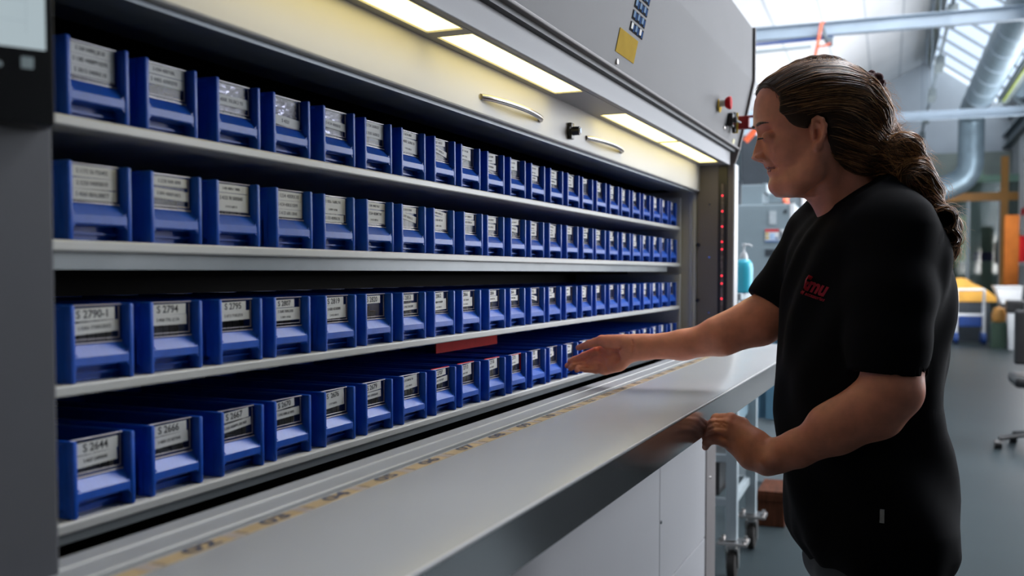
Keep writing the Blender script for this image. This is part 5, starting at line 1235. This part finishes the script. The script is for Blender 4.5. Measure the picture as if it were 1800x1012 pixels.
def shirt_field(X, Y, Z):
    zlo, zhi = J(1500, 1000)[2], J(1500, 304)[2]; zz = np.clip(Z, zlo, zhi)
    xf, xb, w = sf(zz) + 0.004, sb(zz) - 0.013 - 0.010 * np.exp(-((zz - 0.90) / 0.14) ** 2), sw(zz); xc = (xf + xb) / 2
    n = 2.1
    q_ = (np.abs((X - xc) / ((xb - xf) / 2)) ** n + np.abs((Y - H0) / w) ** n) ** (1 / n)
    d = (q_ - 1) * np.minimum(w, (xb - xf) / 2) * 0.9
    # soft folds: diagonal pulls from the shoulders, gathers above the hem
    a = np.arctan2(Y - H0, X - xc)
    fold = 0.0050 * np.sin(a * 5 + Z * 22) * np.exp(-((Z - 0.95) / 0.20) ** 2) + 0.0045 * np.sin(a * 9 - Z * 34 + 1.0) * np.exp(-((Z - 1.22) / 0.12) ** 2) + 0.003 * np.sin(a * 11 + 2) * np.exp(-((Z - 0.76) / 0.05) ** 2)
    ztop = J(1500, 306)[2]; zb_ = np.where(X < J(1520, 990)[0], J(1500, 986)[2], J(1500, 1000)[2])
    # sloping neckline from the collar at the throat up to the nape
    p0, p1 = J(1446, 372), J(1560, 300); nx_, nz_ = -(p1[2] - p0[2]), (p1[0] - p0[0]); L = sqrt(nx_ ** 2 + nz_ ** 2)
    cut = ((X - p0[0]) * nx_ + (Z - p0[2]) * nz_) / L
    cut = np.minimum(cut, X - p0[0])
    return np.maximum(np.maximum(d + fold, cut), zb_ - Z)
ts.custom(ts.lo, ts.lo + ts.h * (ts.n - 1), shirt_field, 0.0)
# shoulders
ts.chain([J(1538, 386, 1.66), J(1564, 406, 1.595)], [0.042, 0.056], 0.04)
ts.chain([J(1500, 352, 1.78), J(1440, 412, 1.86)], [0.050, 0.058], 0.05)
# sleeves: round tubes cut square at the hem, hollow where the arm comes out
def sleeve(pts, rs, k, pc, nrm):
    nrm = np.array(nrm, float); nrm /= np.linalg.norm(nrm); pts = [np.array(p) for p in pts]
    for i in range(len(pts) - 1):
        a_, c_ = pts[i], pts[i + 1]; r0, r1 = rs[i], rs[i + 1]; m = max(r0, r1) + k + 0.015; ab = c_ - a_; L = ab @ ab
        def fnc(X, Y, Z):
            dx, dy, dz = X - a_[0], Y - a_[1], Z - a_[2]; t = np.clip((dx * ab[0] + dy * ab[1] + dz * ab[2]) / L, 0, 1)
            d = np.sqrt((dx - t * ab[0]) ** 2 + (dy - t * ab[1]) ** 2 + (dz - t * ab[2]) ** 2) - (r0 + t * (r1 - r0))
            return np.maximum(d, (X - pc[0]) * nrm[0] + (Y - pc[1]) * nrm[1] + (Z - pc[2]) * nrm[2])
        ts.custom(np.minimum(a_, c_) - m, np.maximum(a_, c_) + m, fnc, k)
pN = J(1560, 655, 1.535)
sleeve([J(1570, 415, 1.585), J(1566, 520, 1.555), J(1562, 600, 1.545), J(1560, 690, 1.535)], [0.060, 0.062, 0.060, 0.056], 0.02, pN, (-0.10, 0, -1))
p0 = J(1330, 515, 1.885); p1 = J(1377, 546, 1.885); dd = p1 - p0; nrm = np.array([dd[2], 0, -dd[0]]); nrm = -nrm if nrm[2] > 0 else nrm
sleeve([J(1440, 420, 1.865), J(1405, 475, 1.88), J(1368, 522, 1.885), J(1345, 555, 1.885)], [0.058, 0.055, 0.051, 0.050], 0.02, p0, nrm)
ts.chain([J(1380, 515, 1.885), J(1352, 552, 1.885), J(1335, 575, 1.885)], [0.044, 0.047, 0.047], 0.0, 'sub')
ts.chain([J(1572, 600, 1.545), J(1570, 640, 1.540), J(1566, 700, 1.530)], [0.046, 0.0495, 0.052], 0.0, 'sub')
def collar_fill(X, Y, Z):
    c0 = J(1504, 340); ax_ = J(1560, 303) - J(1448, 373); L_ = np.linalg.norm(ax_); ax_ = ax_ / L_; dn = np.array([ax_[2], 0, -ax_[0]])
    dx, dy, dz = X - c0[0], Y - c0[1], Z - c0[2]; u = dx * ax_[0] + dz * ax_[2]; w = -(dx * -ax_[2] + dz * ax_[0])
    t = np.clip(w, 0, 0.12); ra = L_ / 2 + t * 0.35; rb = 0.060 + t * 0.9
    return np.maximum((np.sqrt((u / ra) ** 2 + (dy / rb) ** 2) - 1) * rb, np.maximum(-w, w - 0.10))
cA = J(1400, 440, H0 + 0.12); cB = J(1640, 290, H0 - 0.12)
ts.custom((cA[0] - .02, H0 - 0.17, cA[2] - .02), (cB[0], H0 + 0.17, cB[2]), collar_fill, 0.02)
rib = []
c0 = J(1504, 340); hv = (J(1560, 303) - J(1448, 373)) / 2
for k in range(25):
    t = 2 * pi * k / 24; rib.append(c0 + hv * cos(t) + np.array([0, 0.061, 0]) * sin(t))
ts.chain(rib, [0.0052] * 25, 0.004)
shirt = pm('t_shirt', [ts.surface()], [M['shirt']])
# collar rib
def snap(fd, P, off):
    for _ in range(12):
        v = fd.value(P); P = P - fd.grad(P) * (v - off)[:, None]
    return P
# print on the chest and cloth tag at the side, laid onto the cloth
def decal(me_src, centre, ux, uy, m, name, off=0.0030):
    V = np.array([v.co[:] for v in me_src.vertices]); P = centre + V[:, :1] * ux + V[:, 1:2] * uy
    P[:, 1] -= 0.03
    # drop each point onto the cloth along the view depth
    ys = np.linspace(-0.06, 0.10, 161); best = np.full(len(P), np.nan)
    for y in ys:
        Q = P.copy(); Q[:, 1] += y; v = ts.value(Q); hit = (v < 0) & np.isnan(best); best[hit] = y
    med = np.nanmedian(best); best = np.where(np.isnan(best), med, best); best = np.clip(best, med - 0.02, med + 0.02)
    P[:, 1] += best - off; 
    me = me_src.copy(); me.vertices.foreach_set('co', (P - foot).astype(np.float32).ravel()); me.materials.clear(); me.materials.append(m); me.update()
    return link(name, me, shirt)
ca_, sa_ = cos(radians(-27)), sin(radians(-27))
px1 = S(1, 1.70)
def surf_h(px, py):
    best = None
    for h in np.linspace(1.50, 1.75, 251):
        if ts.value(np.array([J(px, py, h)]))[0] < 0: return h
    return 1.62
hL = surf_h(1429, 506)
# letters E m u, sheared like the slanted print
me = text_mesh('Emu', 0.030, 0.0012, 0.62)
ux = np.array([px1 * 0.93, 0, -px1 * 0.43]) / px1; uy = np.array([0.36, 0, 0.93])
decal(me, J(1430, 503, hL), ux * 1.0, uy * 1.05, M['logo'], 'chest_print')
me = text_mesh('tool accessories', 0.0085, 0.0002, 0.62)
decal(me, J(1426, 519, hL), ux, uy, M['logo'], 'chest_print_small')
b = MB(); n_ = 8
vs = [(-0.003 + 0.006 * a_ / 2, 0.011 - 0.022 * c_ / n_, 0) for c_ in range(n_ + 1) for a_ in range(3)]
fs = [(c_ * 3 + a_, c_ * 3 + a_ + 1, (c_ + 1) * 3 + a_ + 1, (c_ + 1) * 3 + a_) for c_ in range(n_) for a_ in range(2)]
b.add(vs, fs); decal(b.mesh('side_tag', M['tag_cloth']), J(1549, 906, surf_h(1549, 906)), np.array([1, 0, 0]), np.array([0, 0, 1]), M['tag_cloth'], 'side_tag')

# ---------------- trousers and shoes
tf = Field((J(1400, 1000)[0], 1.50, 0.055), (J(1670, 1000)[0], 1.94, 0.80), 0.006)
for s_, px in ((-1, 1530), (1, 1530)):
    hh = H0 + s_ * 0.085
    top = J(px, 985, hh); top[2] = 0.74
    x0 = top[0] + (0.02 if s_ < 0 else -0.02)
    tf.chain([(x0, hh, 0.74), (x0 - 0.005, hh, 0.48), (x0 + 0.01, hh, 0.09)], [0.088, 0.064, 0.052], 0.03)
tf.chain([(J(1474, 990)[0], H0 - .04, 0.74), (J(1474, 990)[0], H0 + .04, 0.74)], [0.050, 0.050], 0.04)
tf.chain([(J(1588, 990)[0], H0 - .06, 0.735), (J(1588, 990)[0], H0 + .06, 0.735)], [0.052, 0.052], 0.04)
tf.custom(tf.lo, tf.lo + tf.h * (tf.n - 1), lambda X, Y, Z: np.maximum(Z - 0.765, 0.075 - Z) + 0 * X + 0 * Y - 0.0, 0.0, 'add') if False else None
pm('trousers', [tf.surface()], [M['trousers']])
for s_ in (-1, 1):
    hh = H0 + s_ * 0.085; xc = J(1530, 985, hh)[0] + (0.03 if s_ < 0 else -0.01)
    sh = Field((xc - 0.23, hh - 0.07, -0.002), (xc + 0.10, hh + 0.07, 0.15), 0.004)
    sh.chain([(xc + 0.035, hh, 0.045), (xc - 0.06, hh, 0.040), (xc - 0.15, hh, 0.032)], [0.042, 0.042, 0.030], 0.02)
    sh.capsule((xc + 0.01, hh, 0.06), (xc + 0.01, hh, 0.12), 0.045, 0.045, 0.02)
    sh.custom(sh.lo, sh.lo + sh.h * (sh.n - 1), lambda X, Y, Z: Z - 0.003 + 0 * X + 0 * Y, 0.0, 'sub')
    pm('shoe', [sh.surface()], [M['shoe']])

# ---------------- hair
hr = Field((J(1325, 150)[0], H0 - 0.125, J(1600, 475)[2]), (J(1700, 400)[0], H0 + 0.125, J(1450, 86)[2]), 0.0028)
def hair_cap(X, Y, Z):
    d = head_field(X, Y, Z) - 0.008
    # keep only behind the hairline
    zz = Z + 0 * X + 0 * Y
    hl = [(159, 1337), (166, 1346), (172, 1358), (180, 1364), (195, 1366), (203, 1378), (214, 1387), (222, 1398), (226, 1414), (229, 1452), (250, 1454), (262, 1460), (285, 1480), (300, 1500)]
    hh_ = [1.72, 1.71, 1.69, 1.67] + [1.65] * 20
    xl = np.interp(-Z, [-J(1400, a, h_)[2] for (a, c), h_ in zip(hl, hh_)], [J(c, a, h_)[0] for (a, c), h_ in zip(hl, hh_)])
    side = np.clip(np.abs(Y - H0) / 0.07, 0, 1)
    xl0 = np.interp(-Z, [-J(1400, 156)[2], -J(1400, 300)[2]], [J(1335, 156)[0], J(1345, 300)[0]])
    mid = np.interp(-Z, [-J(1400, a)[2] for a in (130, 148, 156, 160, 166, 175, 300)], [J(c, 150)[0] for c in (1325, 1336, 1337, 1342, 1356, 1390, 1500)])
    lim = xl * side + mid * (1 - side)
    return np.maximum(d, (lim - X) * 0.8)
hr.custom(hr.lo, hr.lo + hr.h * (hr.n - 1), hair_cap, 0.0)
hr.chain([J(1358, 150), J(1400, 134), J(1450, 126), J(1486, 140)], [0.008, 0.016, 0.018, 0.018], 0.012)
hr.chain([J(1362, 155), J(1384, 138), J(1406, 127.5), J(1429, 120.5), J(1448, 118.5), J(1463, 121), J(1475, 127), J(1488, 138), J(1500, 152)], [0.0120, 0.0180, 0.0188, 0.0188, 0.0188, 0.0188, 0.0190, 0.0195, 0.0200], 0.002)
for s_ in (-1, 1):
    hr.chain([J(1380, 162, H0 + s_ * .050), J(1430, 155, H0 + s_ * .052), J(1490, 168, H0 + s_ * .046)], [0.014, 0.024, 0.026], 0.012)
    hr.chain([J(1402, 203, H0 + s_ * .066), J(1440, 196, H0 + s_ * .068), J(1475, 215, H0 + s_ * .062), J(1515, 250, H0 + s_ * .045)], [0.011, 0.014, 0.022, 0.030], 0.012)
    hr.chain([J(1476, 262, H0 + s_ * .060), J(1510, 275, H0 + s_ * .050), J(1560, 280, H0 + s_ * .02)], [0.014, 0.024, 0.032], 0.015)
    hr.chain([J(1525, 160, H0 + s_ * .03), J(1535, 200, H0 + s_ * .035), J(1535, 245, H0 + s_ * .03)], [0.018, 0.024, 0.028], 0.015)
hr.chain([J(1502, 145), J(1528, 180), J(1532, 215), J(1534, 250)], [0.016, 0.026, 0.028, 0.032], 0.015)
BR = [J(1530, 230), J(1556, 256), J(1583, 282), J(1612, 318), J(1640, 352), J(1660, 392), J(1668, 424), J(1667, 446)]
lob = [(1536, 232, 34, 0), (1556, 252, 30, 1), (1566, 272, 32, -1), (1592, 262, 27, -1), (1592, 292, 31, 1), (1612, 292, 19, 0), (1612, 316, 28, -1), (1630, 338, 24, 1), (1636, 360, 17, 0), (1654, 385, 22, -1), (1665, 398, 20, 1), (1664, 418, 19, -1), (1667, 436, 13, 0), (1666, 448, 7, 0)]
for (a, c, r_, s_) in lob: hb = H0 - 0.10 * min(1, max(0, (a - 1530) / 110.0)); hr.ell(J(a, c, hb + s_ * 0.010), (S(r_, hb), S(r_, hb) * 0.95, S(r_, hb) * 0.92), 0.010)
for s_ in (-1, 1): hr.ell(J(1440, 234, H0 + s_ * 0.090), (0.0175, 0.030, 0.031), 0.004, 'sub')
hair_base = hr.surface()
hair = pm('hair', [hair_base], [M['hair_base'], M['hair']])

# flow of the strands (image-plane guides: start -> end tangents)
guides = [
 [(1338, 156), (1365, 128), (1405, 108), (1450, 100), (1490, 112), (1515, 140)],
 [(1340, 160), (1375, 142), (1420, 128), (1465, 125), (1515, 145)],
 [(1352, 170), (1390, 158), (1440, 148), (1490, 150), (1520, 152)],
 [(1366, 185), (1410, 178), (1460, 172), (1510, 178), (1535, 200)],
 [(1380, 204), (1430, 198), (1480, 200), (1520, 218), (1545, 245)],
 [(1400, 222), (1440, 215), (1480, 228), (1520, 250), (1560, 275)],
 [(1455, 245), (1490, 258), (1530, 272), (1575, 290)],
 [(1480, 285), (1510, 292), (1540, 296), (1580, 304), (1605, 325)],
 [(1520, 150), (1545, 175), (1555, 205), (1560, 235), (1585, 262), (1605, 285)],
 [(1528, 165), (1535, 200), (1545, 235), (1570, 265), (1600, 300), (1625, 330)],
 [(1590, 250), (1615, 280), (1632, 315), (1645, 345), (1660, 380)],
 [(1600, 320), (1630, 350), (1650, 380), (1658, 410), (1664, 440)],
 [(1650, 372), (1674, 385), (1682, 410), (1678, 430), (1667, 452)],
]
GP = []; GT = []
for g in guides:
    q = np.array([J(a, c)[[0, 2]] for a, c in g]); t = np.linspace(0, len(q) - 1, 24)
    P_ = np.stack([np.interp(t, range(len(q)), q[:, k]) for k in (0, 1)], 1); T_ = np.gradient(P_, axis=0); T_ /= np.linalg.norm(T_, axis=1, keepdims=True); GP.append(P_); GT.append(T_)
GP = np.concatenate(GP); GT = np.concatenate(GT)
def flow(P):
    d2 = ((P[:, None, [0, 2]] - GP[None]) ** 2).sum(2); w = 1 / (d2 + 1e-5) ** 2; t = (w[:, :, None] * GT[None]).sum(1) / w.sum(1)[:, None]
    return t / (np.linalg.norm(t, axis=1, keepdims=True) + 1e-9)
rng = np.random.default_rng(7)
def strands(seeds, steps, step, rad, wav, lift, fly=None):
    P = seeds.copy(); n = len(P); off = rng.uniform(0.0004, lift, n); ph = rng.uniform(0, 6.28, n); fr_ = rng.uniform(60, 130, n); out = []
    P = snap(hr, P, off)
    for i in range(steps):
        out.append(P.copy())
        t2 = flow(P); v = np.stack([t2[:, 0], np.zeros(n), t2[:, 1]], 1)
        g = hr.grad(P)
        # bend round the head towards the middle at the back
        v[:, 1] += np.where(P[:, 0] > J(1480, 200)[0], -(P[:, 1] - (H0 - 0.10 * np.clip((P[:, 0] - J(1530, 230)[0]) / 0.11, 0, 1))) * 3.0, 0)
        v[:, 1] += wav * np.sin(i * step * fr_ + ph); v[:, 2] += wav * 0.8 * np.cos(i * step * fr_ * 0.83 + ph * 1.7)
        v -= g * (v * g).sum(1, keepdims=True); v /= np.linalg.norm(v, axis=1, keepdims=True) + 1e-9
        P = P + v * step
        val = hr.value(P); o2 = off if fly is None else off + fly * (i / steps) ** 2 * rng.uniform(.8, 1.2, n)
        P = P - hr.grad(P) * (val - o2)[:, None] * 0.8
    A = np.stack(out, 1)                     # n, steps, 3
    ec_ = J(1440, 234, H0 - 0.085); bad = ((np.abs(A[..., 0] - ec_[0]) < 0.0165) & (np.abs(A[..., 2] - ec_[2]) < 0.030) & (A[..., 1] < H0 - 0.045)).any(1)
    A = A[~bad]
    return tubes(A, rad)
def tubes(A, rad):
    n, m, _ = A.shape; T = np.gradient(A, axis=1); T /= np.linalg.norm(T, axis=2, keepdims=True) + 1e-9
    up = np.zeros_like(T); up[..., 1] = 1.0; a = np.cross(T, up); a /= np.linalg.norm(a, axis=2, keepdims=True) + 1e-6; b_ = np.cross(T, a)
    tt = np.linspace(0, 1, m); rr_ = rad * np.clip(np.minimum(tt * 6 + 0.3, (1 - tt) * 4 + 0.12), 0, 1); rr_ = rr_[None, :, None]
    V = []; K = 3
    for k in range(K): an = 2 * pi * k / K; V.append(A + (a * cos(an) + b_ * sin(an)) * rr_)
    V = np.stack(V, 2).reshape(-1, 3)        # n,m,K
    i = np.arange(n)[:, None, None] * m * K; j = np.arange(m - 1)[None, :, None] * K; k = np.arange(K)[None, None, :]
    a0 = i + j + k; a1 = i + j + (k + 1) % K; F = np.stack([a0, a1, a1 + K, a0 + K], 3).reshape(-1, 4)
    return V, F
# seeds over the whole hair surface
HV = hair_base[0]
def seeds(n, cond=None):
    P = HV[rng.integers(0, len(HV), n * 3)]; 
    if cond is not None: P = P[cond(P)]
    return P[:n] + rng.normal(0, 0.001, (min(n, len(P)), 3))
xs_ = J(1500, 200)[0]
st = []
for m_, fr_n in ((1, 0.5), (2, 0.35), (3, 0.15)):
    st.append(strands(seeds(int(3600 * fr_n), lambda P: (P[:, 0] < xs_ + 0.03) & (P[:, 1] < H0 + 0.05)), 30, 0.0042, 0.00060, 0.10, 0.0028) + (m_,))
    st.append(strands(seeds(int(900 * fr_n), lambda P: (P[:, 0] < xs_ + 0.03) & (P[:, 1] >= H0 + 0.03)), 24, 0.0045, 0.0007, 0.12, 0.0028) + (m_,))
    st.append(strands(seeds(int(4400 * {1: 0.36, 2: 0.36, 3: 0.28}[m_]), lambda P: (P[:, 0] >= xs_ - 0.01)), 30, 0.0036, 0.00066, 0.55, 0.0055) + (m_,))  # more of the lightest strands here: rim light put into the braid colour
st.append(strands(seeds(380, lambda P: (P[:, 0] >= xs_ + 0.0)), 24, 0.0035, 0.00022, 0.9, 0.004, fly=0.024) + (3,))
st.append(strands(seeds(60, lambda P: (P[:, 0] < xs_) & (P[:, 2] > J(1400, 150)[2])), 20, 0.004, 0.0002, 0.3, 0.002, fly=0.005) + (2,))
pm('hair_strands', st, [M['hair_base'], M['hair'], M['hair_mid'], M['hair_light_rim']], hair)
hair.children[0].location = (0, 0, 0)
# hair tie: a gathered, knobbly cloth ring
sc_ = Field((J(1495, 150)[0], H0 - 0.055, J(1540, 178)[2]), (J(1560, 150)[0], H0 + 0.055, J(1540, 116)[2]), 0.0016)
for k in range(26):
    t = 2 * pi * k / 26; r_ = 0.021 + 0.002 * sin(k * 2.4)
    c = J(1533, 145, H0 - 0.012) + np.array([0.5 * r_ * cos(t) + 0.3 * r_ * sin(t) * 0, r_ * 1.15 * sin(t), -0.45 * r_ * cos(t)]) + np.array([0.3, 0, 0.5]) * 0.004 * sin(k * 1.7)
    sc_.ell(c, (0.0088 + 0.002 * sin(k * 3.1), 0.0075, 0.0090), 0.0012)
for (a, c, r_) in ((1518, 138, 8), (1526, 136, 8), (1534, 140, 7), (1541, 147, 8), (1546, 153, 7), (1548, 145, 6), (1538, 155, 6)):
    sc_.ell(J(a, c, H0 - 0.035), (S(r_), 0.012, S(r_)), 0.001)
pm('hair_tie', [sc_.surface()], [M['scrunchie']])
